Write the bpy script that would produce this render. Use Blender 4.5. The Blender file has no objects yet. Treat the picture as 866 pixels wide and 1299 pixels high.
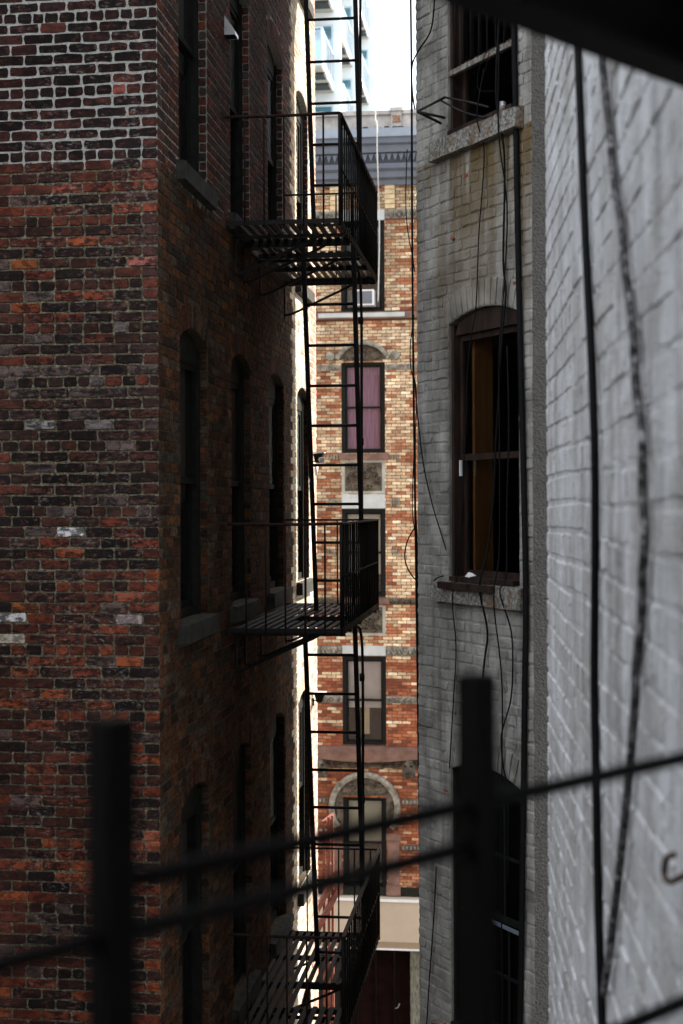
import bpy, math, random
from math import sin, cos, pi, sqrt, radians, atan2
from mathutils import Vector, Matrix, noise as mnoise

rnd = random.Random(7)
scene = bpy.context.scene
COL = scene.collection
FPX = 1804.0
CZ = 13.0            # camera height over the street

# ------------------------------------------------------------------ camera
cam = bpy.data.cameras.new('camera')
cam.sensor_fit = 'VERTICAL'; cam.sensor_height = 36; cam.sensor_width = 24
cam.lens = 50; cam.clip_start = 0.05; cam.clip_end = 3000
cam.shift_y = -0.0073
cam.dof.use_dof = True; cam.dof.focus_distance = 11.6; cam.dof.aperture_fstop = 2.9
camo = bpy.data.objects.new('camera', cam); COL.objects.link(camo)
camo.location = (0, 0, CZ)
camo.rotation_euler = (Matrix.Rotation(pi/2, 4, 'X') @ Matrix.Rotation(radians(-0.22), 4, 'Z')).to_euler()
scene.camera = camo

# ------------------------------------------------------------------ light
SUN_AZ = atan2(0.90, 0.436)        # compass angle from +Y towards +X
SUN_EL = radians(42)
world = bpy.data.worlds.new('World'); scene.world = world; world.use_nodes = True
wn = world.node_tree
bg = wn.nodes['Background']
sky = wn.nodes.new('ShaderNodeTexSky'); sky.sky_type = 'NISHITA'; sky.sun_disc = False
sky.sun_elevation = SUN_EL; sky.sun_rotation = SUN_AZ
sky.air_density = 1.0; sky.dust_density = 2.5; sky.ozone_density = 1.0
veil = wn.nodes.new('ShaderNodeMix'); veil.data_type = 'RGBA'      # thin bright overcast over the blue
veil.inputs[0].default_value = 0.62; veil.inputs[7].default_value = (6.6, 6.8, 7.0, 1)
wn.links.new(sky.outputs[0], veil.inputs[6]); wn.links.new(veil.outputs[2], bg.inputs[0]); bg.inputs[1].default_value = 0.13
sl = bpy.data.lights.new('sun', 'SUN'); sl.energy = 5.0; sl.angle = radians(0.5); sl.color = (1.0, 0.93, 0.84)
so = bpy.data.objects.new('sun', sl); COL.objects.link(so)
sd = Vector((sin(SUN_AZ)*cos(SUN_EL), cos(SUN_AZ)*cos(SUN_EL), sin(SUN_EL)))
so.rotation_euler = sd.to_track_quat('Z', 'Y').to_euler(); so.location = (0, 0, 60)
scene.view_settings.view_transform = 'Standard'; scene.view_settings.look = 'None'
scene.view_settings.exposure = 1.7; scene.view_settings.gamma = 1.0
scene.cycles.use_denoising = True
scene.cycles.max_bounces = 8
scene.cycles.transparent_max_bounces = 16
scene.cycles.sample_clamp_indirect = 6

# ------------------------------------------------------------------ materials
class Mat:
    def __init__(s, name):
        s.m = bpy.data.materials.new(name); s.m.use_nodes = True
        s.t = s.m.node_tree; s.b = s.t.nodes['Principled BSDF']; s._pos = None
    def n(s, typ, **kw):
        nd = s.t.nodes.new('ShaderNode' + typ)
        for k, v in kw.items(): setattr(nd, k, v)
        return nd
    def l(s, a, b): s.t.links.new(a, b)
    def pos(s):
        if s._pos is None: s._pos = s.n('NewGeometry').outputs['Position']
        return s._pos
    def scaled(s, vec3):
        m = s.n('Mapping'); s.l(s.pos(), m.inputs['Vector']); m.inputs['Scale'].default_value = vec3
        return m.outputs[0]
    def noise(s, scale, detail=4, rough=0.6, vec=None):
        nd = s.n('TexNoise'); nd.inputs['Scale'].default_value = scale
        nd.inputs['Detail'].default_value = detail; nd.inputs['Roughness'].default_value = rough
        s.l(vec if vec is not None else s.pos(), nd.inputs['Vector']); return nd.outputs[0]
    def ramp(s, fac, stops):
        r = s.n('ValToRGB'); s.l(fac, r.inputs[0]); e = r.color_ramp.elements
        while len(e) < len(stops): e.new(0.5)
        for i, (p, c) in enumerate(stops):
            e[i].position = p; e[i].color = (*c, 1) if not isinstance(c, (int, float)) else (c, c, c, 1)
        return r.outputs[0]
    def mix(s, fac, a, b, mode='MIX'):
        m = s.n('Mix', data_type='RGBA', blend_type=mode)
        if isinstance(fac, (int, float)): m.inputs[0].default_value = fac
        else: s.l(fac, m.inputs[0])
        for v, k in ((a, 6), (b, 7)):
            if isinstance(v, (tuple, list)): m.inputs[k].default_value = (*v[:3], 1)
            elif isinstance(v, (int, float)): m.inputs[k].default_value = (v, v, v, 1)
            else: s.l(v, m.inputs[k])
        return m.outputs[2]
    def math(s, op, a, b=None):
        m = s.n('Math', operation=op)
        for v, k in ((a, 0), (b, 1)):
            if v is None: continue
            if isinstance(v, (int, float)): m.inputs[k].default_value = v
            else: s.l(v, m.inputs[k])
        return m.outputs[0]
    def z(s):
        x = s.n('SeparateXYZ'); s.l(s.pos(), x.inputs[0]); return x.outputs[2]
    def bump(s, h, strength=0.4, dist=0.01):
        b = s.n('Bump'); b.inputs['Strength'].default_value = strength; b.inputs['Distance'].default_value = dist
        s.l(h, b.inputs['Height']); s.l(b.outputs[0], s.b.inputs['Normal']); return b
    def color(s, c):
        if isinstance(c, (tuple, list)): s.b.inputs['Base Color'].default_value = (*c[:3], 1)
        else: s.l(c, s.b.inputs['Base Color'])
    def rough(s, v):
        if isinstance(v, (int, float)): s.b.inputs['Roughness'].default_value = v
        else: s.l(v, s.b.inputs['Roughness'])
    def spec(s, v): s.b.inputs['Specular IOR Level'].default_value = v

M = {}
def brick_mat(name, per_object, spots_dark=0.55, spots_pale=0.12, spots_red=0.3, pale=(0.30, 0.27, 0.25), dark=(0.012, 0.010, 0.010), bump=0.5, sc=1.0, red=(0.2, 0.06, 0.035)):
    m = Mat(name)
    if per_object:
        oi = m.n('ObjectInfo'); base = oi.outputs['Color']
    else:
        a = m.n('VertexColor'); a.layer_name = 'tint'; base = a.outputs[0]
    st = m.scaled((1, 1, 1.9))
    n0 = m.noise(4.5*sc, 3, 0.6); n1 = m.noise(13*sc, 7, 0.74, st); n2 = m.noise(24*sc, 8, 0.78, st); n3 = m.noise(95*sc, 5, 0.75); n4 = m.noise(17*sc, 7, 0.76, st)
    c = m.mix(m.math('MULTIPLY', m.ramp(n4, [(0.53, 0.0), (0.62, 1.0)]), spots_red), base, red)
    c = m.mix(m.math('MULTIPLY', m.ramp(n1, [(0.46, 0.0), (0.54, 1.0)]), spots_dark), c, dark)
    pl = m.math('MULTIPLY', m.ramp(n2, [(0.54, 0.0), (0.64, 1.0)]), m.ramp(n0, [(0.42, 0.15), (0.62, 1.0)]))
    c = m.mix(m.math('MULTIPLY', pl, spots_pale), c, pale)
    c = m.mix(1.0, c, m.ramp(n3, [(0.3, 0.6), (0.7, 1.4)]), 'MULTIPLY')
    nl = m.noise(1.1*sc, 5, 0.65, m.scaled((1, 1, 0.35)))
    c = m.mix(1.0, c, m.ramp(nl, [(0.35, 0.6), (0.62, 1.25)]), 'MULTIPLY')
    m.color(c); m.rough(0.92); m.spec(0.06)
    m.bump(m.mix(0.4, n2, n3), bump, 0.008)
    return m.m
M['brick_obj'] = brick_mat('brick_face', True, 0.85, 0.65, 0.6, bump=1.0)
M['brick_mesh'] = brick_mat('brick_face_joined', False, 0.6, 0.25, 0.4, pale=(0.2, 0.18, 0.16))
M['sun_corner_mesh'] = brick_mat('sun_tint_corner_brick_joined', False, 0.15, 0.1, 0.05, pale=(0.6, 0.55, 0.48), dark=(0.1, 0.07, 0.05), bump=0.3)  # sunlit end of the side wall: sun brightness in the colour, pink corner bricks too
M['far_brick_obj'] = brick_mat('street_brick', True, 0.30, 0.10, 0.3, pale=(0.5, 0.45, 0.36), dark=(0.05, 0.03, 0.02), bump=0.3, sc=0.35)
M['far_brick'] = brick_mat('street_brick_face', False, 0.30, 0.10, pale=(0.5, 0.45, 0.36), dark=(0.05, 0.03, 0.02), bump=0.3, sc=0.35)

def mortar_left():
    m = Mat('old_mortar')
    n = m.noise(7, 6, 0.7); n2 = m.noise(45, 5, 0.7)
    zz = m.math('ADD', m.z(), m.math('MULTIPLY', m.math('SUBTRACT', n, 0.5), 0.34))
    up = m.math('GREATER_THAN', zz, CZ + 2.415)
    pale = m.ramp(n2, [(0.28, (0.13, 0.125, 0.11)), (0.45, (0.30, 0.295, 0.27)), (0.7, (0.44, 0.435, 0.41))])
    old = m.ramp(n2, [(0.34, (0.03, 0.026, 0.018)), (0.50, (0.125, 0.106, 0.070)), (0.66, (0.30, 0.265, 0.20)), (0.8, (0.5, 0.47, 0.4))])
    sx = m.n('SeparateXYZ'); m.l(m.pos(), sx.inputs[0])
    along = m.math('ADD', m.math('MULTIPLY', m.math('ADD', sx.outputs[0], 1.286), 0.124), m.math('MULTIPLY', m.math('SUBTRACT', sx.outputs[1], 10.0), 0.9923))
    across = m.math('SUBTRACT', m.math('MULTIPLY', m.math('ADD', sx.outputs[0], 1.286), 0.9923), m.math('MULTIPLY', m.math('SUBTRACT', sx.outputs[1], 10.0), 0.124))
    face = m.math('MULTIPLY', m.math('GREATER_THAN', along, 6.03), m.math('GREATER_THAN', across, -0.004))  # sunlit end of the side wall, where the joints are painted brighter
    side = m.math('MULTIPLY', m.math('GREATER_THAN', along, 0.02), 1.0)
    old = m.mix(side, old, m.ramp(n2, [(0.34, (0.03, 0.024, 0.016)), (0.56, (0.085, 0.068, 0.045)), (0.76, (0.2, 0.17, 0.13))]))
    sun_lime = m.ramp(n2, [(0.2, (0.22, 0.18, 0.13)), (0.45, (0.6, 0.56, 0.48))])  # joints with the sunlight in their colour, and the white corner mortar
    m.color(m.mix(face, m.mix(up, old, pale), sun_lime)); m.rough(0.95); m.spec(0.15); m.bump(n2, 0.8, 0.012)
    return m.m
M['mortar'] = mortar_left()

def simple(name, c, rough=0.6, var=0.35, sc=14, bump=0.15, spec=0.3, metal=0.0, stretch=None):
    m = Mat(name)
    v = m.scaled(stretch) if stretch else None
    n = m.noise(sc, 5, 0.62, v)
    lo = tuple(x*(1-var) for x in c); hi = tuple(x*(1+var) for x in c)
    m.color(m.ramp(n, [(0.3, lo), (0.7, hi)])); m.rough(rough); m.spec(spec)
    m.b.inputs['Metallic'].default_value = metal
    if bump: m.bump(n, bump, 0.006)
    return m.m

def iron():
    m = Mat('black_iron')
    n = m.noise(9, 5, 0.65); n2 = m.noise(60, 4, 0.7)
    c = m.mix(m.ramp(n, [(0.52, 0.0), (0.68, 1.0)]), (0.0065, 0.006, 0.0065), (0.017, 0.009, 0.007))
    m.color(m.mix(m.ramp(n2, [(0.64, 0.0), (0.78, 0.5)]), c, (0.02, 0.019, 0.018)))
    m.rough(0.62); m.spec(0.35); m.bump(n2, 0.3, 0.003); return m.m
M['iron'] = iron()
M['iron_rusty'] = simple('rusted_iron', (0.030, 0.015, 0.012), 0.8, 0.5, 25, 0.4, 0.2)
def rust():
    m = Mat('rust_red_iron')
    n = m.noise(12, 5, 0.65)
    m.color(m.ramp(n, [(0.35, (0.11, 0.028, 0.018)), (0.65, (0.22, 0.07, 0.045))])); m.rough(0.7); m.bump(n, 0.3, 0.004); return m.m
M['rust'] = rust()
M['rail_black'] = simple('railing_black_paint', (0.0035, 0.003, 0.0028), 0.75, 0.4, 30, 0.2, 0.12)
M['sill'] = simple('weathered_sill_stone', (0.038, 0.0365, 0.032), 0.9, 0.55, 9, 0.5, 0.2)
M['dark_frame'] = simple('dark_window_frame', (0.011, 0.012, 0.011), 0.8, 0.4, 20, 0.1, 0.1)
M['grey_frame'] = simple('grey_window_frame', (0.017, 0.018, 0.015), 0.85, 0.4, 20, 0.2, 0.08)
M['brown_frame'] = simple('brown_painted_wood', (0.026, 0.0145, 0.010), 0.6, 0.8, 16, 0.4, 0.25, stretch=(1, 1, 0.15))
M['board'] = simple('orange_plywood', (0.36, 0.15, 0.045), 0.7, 0.25, 22, 0.1, 0.2, stretch=(1, 1, 0.06))
M['blind'] = simple('grey_window_blind', (0.12, 0.125, 0.12), 0.8, 0.12, 6, 0)
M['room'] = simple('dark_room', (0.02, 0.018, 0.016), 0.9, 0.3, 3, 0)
M['face_brick'] = simple('pale_face_brick', (0.46, 0.34, 0.27), 0.9, 0.2, 8, 0.2)
M['shell'] = simple('soot_brick', (0.075, 0.05, 0.042), 0.9, 0.4, 6, 0.2)
M['cable'] = simple('black_cable_rubber', (0.006, 0.006, 0.0065), 0.7, 0.35, 40, 0.05, 0.12)
M['cord'] = simple('white_cord', (0.6, 0.58, 0.54), 0.7, 0.15, 20, 0)
M['asphalt'] = simple('asphalt', (0.05, 0.05, 0.052), 0.9, 0.3, 30, 0.3)
M['paving'] = simple('concrete_paving', (0.22, 0.215, 0.20), 0.9, 0.2, 12, 0.3)
M['stone_line'] = simple('white_road_paint', (0.7, 0.7, 0.68), 0.7, 0.1, 12, 0)

def glass(name, tint=(0.9, 0.95, 0.93), rough=0.02, extra=0.0, k=1.0):
    m = bpy.data.materials.new(name); m.use_nodes = True; t = m.node_tree; t.nodes.clear()
    o = t.nodes.new('ShaderNodeOutputMaterial'); mx = t.nodes.new('ShaderNodeMixShader')
    tr = t.nodes.new('ShaderNodeBsdfTransparent'); tr.inputs[0].default_value = (*tint, 1)
    gl = t.nodes.new('ShaderNodeBsdfGlossy'); gl.inputs['Roughness'].default_value = rough
    gl.inputs[0].default_value = (0.95, 0.97, 1, 1)
    fr = t.nodes.new('ShaderNodeFresnel'); fr.inputs[0].default_value = 1.5
    ad = t.nodes.new('ShaderNodeMath'); ad.operation = 'ADD'; ad.inputs[1].default_value = extra
    ml = t.nodes.new('ShaderNodeMath'); ml.operation = 'MULTIPLY'; ml.inputs[1].default_value = k
    t.links.new(fr.outputs[0], ml.inputs[0]); t.links.new(ml.outputs[0], ad.inputs[0]); t.links.new(ad.outputs[0], mx.inputs[0])
    t.links.new(tr.outputs[0], mx.inputs[1]); t.links.new(gl.outputs[0], mx.inputs[2]); t.links.new(mx.outputs[0], o.inputs[0])
    return m
M['glass'] = glass('window_glass')
M['glass_dusty'] = glass('dusty_window_glass', (0.45, 0.46, 0.44), 0.5, 0.012, 0.10)
M['glass_dirty'] = glass('dirty_window_glass', (0.55, 0.56, 0.54), 0.15, 0.0)
M['glass_sash'] = glass('old_sash_glass', (0.85, 0.88, 0.86), 0.06, 0.025)
M['glass_pale'] = glass('pale_balcony_glass', (0.80, 0.93, 0.96), 0.05, 0.12)

def white_paint(name, base, dirt, rustzone, bump, sc=1.0, gloss=0.55, lumpy=0.014):
    m = Mat(name)
    n = m.noise(3.2*sc, 6, 0.6); n2 = m.noise(34*sc, 6, 0.72); n3 = m.noise(11*sc, 5, 0.65)
    c = m.mix(m.ramp(n, [(0.38, 0.0), (0.64, 0.9)]), base, dirt)
    st = m.noise(1.0, 4, 0.6, m.scaled((9*sc, 9*sc, 0.9*sc)))
    c = m.mix(m.math('MULTIPLY', m.ramp(st, [(0.47, 0.0), (0.66, 1.0)]), 0.55), c, tuple(x*0.45 for x in dirt))
    c = m.mix(m.ramp(n3, [(0.6, 0.0), (0.7, 0.6)]), c, tuple(x*0.55 for x in dirt))
    c = m.mix(m.ramp(n2, [(0.63, 0.0), (0.69, 0.8)]), c, (0.06, 0.052, 0.045))
    sp_ = m.noise(15*sc, 5, 0.7, m.scaled((1, 1, 0.7)))
    c = m.mix(m.ramp(sp_, [(0.66, 0.0), (0.70, 0.85)]), c, (0.15, 0.115, 0.09))
    if rustzone:
        z0, z1 = rustzone
        mr = m.n('MapRange'); m.l(m.z(), mr.inputs[0])
        mr.inputs[1].default_value = z0; mr.inputs[2].default_value = z1
        zz = m.math('MULTIPLY', mr.outputs[0], m.math('LESS_THAN', m.z(), z1))
        st2 = m.noise(1.0, 4, 0.65, m.scaled((4.2, 4.2, 0.4)))
        c = m.mix(m.math('MULTIPLY', m.ramp(st2, [(0.38, 0.0), (0.54, 1.0)]), m.math('MULTIPLY', zz, 0.95)), c, (0.125, 0.075, 0.018))
    m.color(c); m.rough(gloss); m.spec(0.35)
    pits = m.ramp(m.noise(58*sc, 3, 0.5), [(0.28, 0.0), (0.40, 1.0)]); lump = m.noise(19*sc, 6, 0.7, m.scaled((1, 1, 0.55)))
    m.bump(m.mix(0.3, m.mix(0.45, m.mix(0.5, n3, lump), n2), pits), bump, lumpy); return m.m
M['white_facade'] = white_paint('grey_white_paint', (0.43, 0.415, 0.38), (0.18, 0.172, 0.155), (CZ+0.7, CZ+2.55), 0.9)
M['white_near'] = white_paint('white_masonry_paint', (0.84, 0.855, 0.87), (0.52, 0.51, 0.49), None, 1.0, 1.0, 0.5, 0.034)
def red_chip():
    return simple('exposed_red_brick', (0.26, 0.06, 0.035), 0.8, 0.4, 40, 0.3)
M['red_chip'] = red_chip()
M['old_orange'] = simple('bare_orange_brick', (0.27, 0.13, 0.07), 0.9, 0.5, 12, 0.2)
def stucco():
    m = Mat('rough_grey_stucco')
    n = m.noise(60, 6, 0.75); n2 = m.noise(8, 4); v = m.n('TexVoronoi'); v.inputs['Scale'].default_value = 75; m.l(m.pos(), v.inputs['Vector'])
    c = m.mix(0.5, m.ramp(n2, [(0.3, (0.075, 0.072, 0.066)), (0.7, (0.11, 0.106, 0.098))]), m.ramp(n, [(0.3, (0.035, 0.033, 0.030)), (0.7, (0.165, 0.158, 0.148))]))
    m.color(c); m.rough(0.95); m.spec(0.15); m.bump(m.mix(0.5, v.outputs[0], n), 1.0, 0.02); return m.m
M['stucco'] = stucco()
def sill_rust():
    m = Mat('rust_stained_sill')
    n = m.noise(7, 5, 0.65); n2 = m.noise(40, 6, 0.75)
    c = m.ramp(n2, [(0.36, (0.05, 0.044, 0.036)), (0.5, (0.19, 0.18, 0.155)), (0.65, (0.42, 0.41, 0.37))])
    m.color(m.mix(m.ramp(n, [(0.5, 0.0), (0.62, 0.7)]), c, (0.14, 0.06, 0.022))); m.rough(0.9); m.bump(n2, 0.8, 0.015); return m.m
M['sill_rust'] = sill_rust()

# far side of the street
M['far_mortar'] = simple('street_mortar', (0.10, 0.056, 0.036), 0.9, 0.3, 20, 0.1)
M['terracotta'] = simple('grey_terracotta', (0.21, 0.195, 0.16), 0.85, 0.75, 7, 0.6)
M['terracotta_dark'] = simple('sooty_terracotta', (0.10, 0.082, 0.06), 0.85, 0.7, 8, 0.6)
M['cream_stone'] = simple('cream_brick_corbel', (0.55, 0.43, 0.26), 0.85, 0.25, 9, 0.2)
M['panel_stone'] = simple('pale_green_stone', (0.36, 0.375, 0.33), 0.8, 0.22, 5, 0.15)
M['red_stone'] = simple('red_brown_stone', (0.17, 0.10, 0.076), 0.8, 0.35, 4, 0.2)
M['lintel'] = simple('pale_blue_lintel', (0.44, 0.47, 0.46), 0.7, 0.15, 4, 0.1)
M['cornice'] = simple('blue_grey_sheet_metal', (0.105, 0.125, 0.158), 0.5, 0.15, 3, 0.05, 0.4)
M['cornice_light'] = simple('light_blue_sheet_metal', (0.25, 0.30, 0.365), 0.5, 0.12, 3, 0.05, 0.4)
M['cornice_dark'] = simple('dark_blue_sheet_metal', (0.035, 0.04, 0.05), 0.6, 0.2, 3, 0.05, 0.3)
M['parapet'] = simple('stained_grey_render', (0.36, 0.34, 0.315), 0.9, 0.42, 3.0, 0.3)
M['tar'] = simple('black_roofing_tar', (0.018, 0.017, 0.017), 0.8, 0.3, 8, 0.4)
M['purple'] = simple('purple_curtain', (0.31, 0.16, 0.29), 0.8, 0.35, 5, 0, stretch=(6, 6, 0.4))
M['pink'] = simple('pink_curtain_edge', (0.36, 0.09, 0.17), 0.8, 0.3, 5, 0, stretch=(6, 6, 0.4))
M['shade_white'] = simple('white_roller_shade', (0.50, 0.49, 0.46), 0.8, 0.12, 2, 0)
M['shade_lav'] = simple('lavender_roller_shade', (0.50, 0.47, 0.52), 0.8, 0.15, 2, 0)
M['shade_green'] = simple('grey_green_roller_shade', (0.30, 0.31, 0.27), 0.8, 0.15, 2, 0)
M['fascia'] = simple('beige_shop_fascia', (0.46, 0.385, 0.29), 0.7, 0.07, 2, 0.02)
M['fascia_edge'] = simple('tan_fascia_edge', (0.27, 0.205, 0.13), 0.7, 0.1, 2, 0.02)
M['white_metal'] = simple('white_metal', (0.72, 0.73, 0.74), 0.4, 0.06, 6, 0)
M['grey_metal'] = simple('grey_metal_grille', (0.17, 0.19, 0.23), 0.5, 0.1, 6, 0)
M['galv'] = simple('galvanised_steel', (0.55, 0.56, 0.57), 0.35, 0.15, 15, 0.1, 0.5, 0.7)
M['shop_red'] = simple('dark_red_shopfront', (0.009, 0.004, 0.0035), 0.95, 0.4, 5, 0.1, 0.03)
M['shop_dark'] = simple('black_shopfront', (0.010, 0.010, 0.010), 0.4, 0.3, 5, 0.1)
M['peeling'] = simple('peeling_green_paint', (0.15, 0.15, 0.115), 0.8, 0.8, 14, 0.3, stretch=(3, 3, 0.5))
M['tower_white'] = simple('white_tower_panel', (0.72, 0.76, 0.77), 0.5, 0.08, 0.4, 0)
M['tower_pale'] = simple('pale_blue_slab_edge', (0.50, 0.60, 0.66), 0.5, 0.08, 0.6, 0)
M['soffit'] = simple('beige_balcony_soffit', (0.42, 0.39, 0.33), 0.8, 0.12, 1.0, 0)
M['soffit_dark'] = simple('dark_balcony_beam', (0.05, 0.055, 0.055), 0.8, 0.2, 1.0, 0)
M['label_paper'] = simple('can_label', (0.33, 0.24, 0.2), 0.7, 0.5, 30, 0)

# ------------------------------------------------------------------ mesh helpers
class MB:
    def __init__(s): s.v = []; s.f = []; s.c = []; s.sm = []
    def face(s, idx, col=None, smooth=False): s.f.append(tuple(idx)); s.c.append(col); s.sm.append(smooth)
    def add(s, pts, faces, col=None, smooth=False):
        b = len(s.v); s.v += [tuple(p) for p in pts]
        for f in faces: s.face([b+i for i in f], col, smooth)
        return b
    def hexa(s, p, col=None):     # p: 8 points, bottom ring 0-3 then top ring 4-7
        s.add(p, [(3, 2, 1, 0), (4, 5, 6, 7), (0, 1, 5, 4), (1, 2, 6, 5), (2, 3, 7, 6), (3, 0, 4, 7)], col)
    def box(s, x0, x1, y0, y1, z0, z1, col=None):
        s.hexa([(x0, y0, z0), (x1, y0, z0), (x1, y1, z0), (x0, y1, z0), (x0, y0, z1), (x1, y0, z1), (x1, y1, z1), (x0, y1, z1)], col)
    def bar(s, a, b, w, h, up=(0, 0, 1)):
        a = Vector(a); b = Vector(b); d = (b-a).normalized(); up = Vector(up)
        if abs(d.dot(up)) > 0.99: up = Vector((0, 1, 0))
        r = d.cross(up).normalized(); u = r.cross(d)
        r = r*w/2; u = u*h/2
        s.hexa([a-r-u, a+r-u, b+r-u, b-r-u, a-r+u, a+r+u, b+r+u, b-r+u])
    def tube(s, pts, r, n=8, caps=True):
        pts = [Vector(p) for p in pts]; rings = []; b = len(s.v); ref = None
        for i, p in enumerate(pts):
            d = (pts[min(i+1, len(pts)-1)]-pts[max(i-1, 0)]).normalized()
            if ref is None:
                ref = Vector((1, 0, 0)) if abs(d.x) < 0.9 else Vector((0, 1, 0))
            x = (ref - d*ref.dot(d)).normalized(); y = d.cross(x); ref = x
            rr = r[i] if isinstance(r, list) else r
            for k in range(n):
                a = 2*pi*k/n; s.v.append(tuple(p + x*(rr*cos(a)) + y*(rr*sin(a))))
        for i in range(len(pts)-1):
            for k in range(n):
                k2 = (k+1) % n
                s.face((b+i*n+k, b+i*n+k2, b+(i+1)*n+k2, b+(i+1)*n+k), None, True)
        if caps:
            s.face([b+k for k in reversed(range(n))]); e = b+(len(pts)-1)*n; s.face([e+k for k in range(n)])
    def mesh(s, name, mat):
        me = bpy.data.meshes.new(name); me.from_pydata(s.v, [], s.f)
        if any(c is not None for c in s.c):
            at = me.color_attributes.new('tint', 'FLOAT_COLOR', 'CORNER'); i = 0
            buf = []
            for f, c in zip(s.f, s.c):
                c = c or (0.1, 0.1, 0.1)
                buf += [c[0], c[1], c[2], 1.0]*len(f)
            at.data.foreach_set('color', buf)
        if any(s.sm): me.polygons.foreach_set('use_smooth', s.sm)
        for m in (mat if isinstance(mat, list) else [mat]): me.materials.append(m)
        me.update(); return me
    def build(s, name, mat, parent=None, kind=None):
        o = bpy.data.objects.new(name, s.mesh(name, mat)); COL.objects.link(o)
        if parent is not None: o.parent = parent
        if kind: o['kind'] = kind
        return o

def tag(o, label=None, cat=None, group=None, kind=None):
    if label: o['label'] = label
    if cat: o['category'] = cat
    if group: o['group'] = group
    if kind: o['kind'] = kind
    return o
def thing(name, loc, rz, label, cat, group=None):
    o = bpy.data.objects.new(name, None); COL.objects.link(o); o.empty_display_size = 0.1
    o.location = loc; o.rotation_euler = (0, 0, rz); return tag(o, label, cat, group)
def copy_tree(o, parent=None):
    c = o.copy(); COL.objects.link(c)
    if parent is not None: c.parent = parent
    for ch in list(o.children): copy_tree(ch, c)
    return c

class F:      # a wall plane: u to the right, v = height over the eye, d = outward
    def __init__(s, o, u, n): s.o = Vector((*o, 0)); s.u = Vector((*u, 0)).normalized(); s.nn = Vector((*n, 0)).normalized()
    def p(s, u, v, d=0.0): return s.o + s.u*u + s.nn*d + Vector((0, 0, CZ+v))
    def box(s, mb, u0, u1, v0, v1, d0, d1, col=None):
        mb.hexa([s.p(u0, v0, d0), s.p(u1, v0, d0), s.p(u1, v0, d1), s.p(u0, v0, d1),
                 s.p(u0, v1, d0), s.p(u1, v1, d0), s.p(u1, v1, d1), s.p(u0, v1, d1)], col)
    def quad(s, mb, u0, u1, v0, v1, d):
        mb.add([s.p(u0, v0, d), s.p(u1, v0, d), s.p(u1, v1, d), s.p(u0, v1, d)], [(0, 1, 2, 3)])
    def prism(s, mb, prof, u0, u1):     # prof: list of (d, v) swept along u
        n = len(prof); b = len(mb.v)
        for uu in (u0, u1): mb.v += [tuple(s.p(uu, v, d)) for d, v in prof]
        for i in range(n):
            j = (i+1) % n; mb.face((b+i, b+j, b+n+j, b+n+i))
        mb.face([b+i for i in reversed(range(n))]); mb.face([b+n+i for i in range(n)])
    def poly(s, mb, pts, d0, d1, col=None):   # extruded outline in the wall plane
        n = len(pts); b = len(mb.v)
        for d in (d0, d1): mb.v += [tuple(s.p(u, v, d)) for u, v in pts]
        for i in range(n):
            j = (i+1) % n; mb.face((b+i, b+j, b+n+j, b+n+i), col)
        mb.face([b+i for i in reversed(range(n))], col); mb.face([b+n+i for i in range(n)], col)

class Op:     # one opening with a segmental head
    def __init__(s, a, b, zb, zs, rise=0.1, ring=0.21, sill=0.18, sx=0.10):
        s.a, s.b, s.zb, s.zs, s.rise, s.ring, s.sill, s.sx = a, b, zb, zs, rise, ring, sill, sx
        w = b-a; s.w = w; s.c = (a+b)/2
        if rise > 0:
            s.R = (w*w/4+rise*rise)/(2*rise); s.zc = zs+rise-s.R; s.th = math.asin(min(1, w/2/s.R))
    def arc(s, n=10, extra=0.0):
        if s.rise <= 0: return [(s.a, s.zs), (s.b, s.zs)]
        return [(s.c+(s.R+extra)*sin(-s.th+2*s.th*i/n), s.zc+(s.R+extra)*cos(-s.th+2*s.th*i/n)) for i in range(n+1)]
    def top_at(s, u):
        if s.rise <= 0: return s.zs
        return s.zc + sqrt(max(0, s.R*s.R-(u-s.c)**2))
    def block(s, v):
        if s.zb-s.sill < v < s.zb: return (s.a-s.sx, s.b+s.sx)
        if s.zb <= v < s.zs: return (s.a, s.b)
        if s.rise > 0 and s.zs <= v:
            q = (s.R+s.ring)**2-(v-s.zc)**2
            if q > 0:
                h = min(sqrt(q), (s.R+s.ring)*sin(s.th)+0.0)
                if v < s.zs + s.ring*cos(s.th): h = min(h, s.w/2+(v-s.zs)*math.tan(s.th))
                return (s.c-h, s.c+h)
        return None

def wall_mesh(mb, fr, u0, u1, v0, v1, ops, depth=0.25):
    cols = {}
    for o in ops: cols.setdefault((o.a, o.b), []).append(o)
    x = u0
    for (a, b) in sorted(cols):
        if a > x: fr.quad(mb, x, a, v0, v1, 0)
        base = [(a, v0), (b, v0)]
        for o in sorted(cols[(a, b)], key=lambda q: q.zb):
            pts = base + [(b, o.zb), (a, o.zb)]
            mb.add([fr.p(*q) for q in pts], [tuple(range(len(pts)))])
            base = o.arc()
            ring = [(a, o.zb), (b, o.zb)] + list(reversed(base))
            n = len(ring); bi = len(mb.v)
            for d in (0, -depth): mb.v += [tuple(fr.p(*q, d)) for q in ring]
            for i in range(n):
                j = (i+1) % n; mb.face((bi+j, bi+i, bi+n+i, bi+n+j))
        pts = base + [(b, v1), (a, v1)]
        mb.add([fr.p(*q) for q in pts], [tuple(range(len(pts)))])
        x = b
    if x < u1: fr.quad(mb, x, u1, v0, v1, 0)

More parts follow.
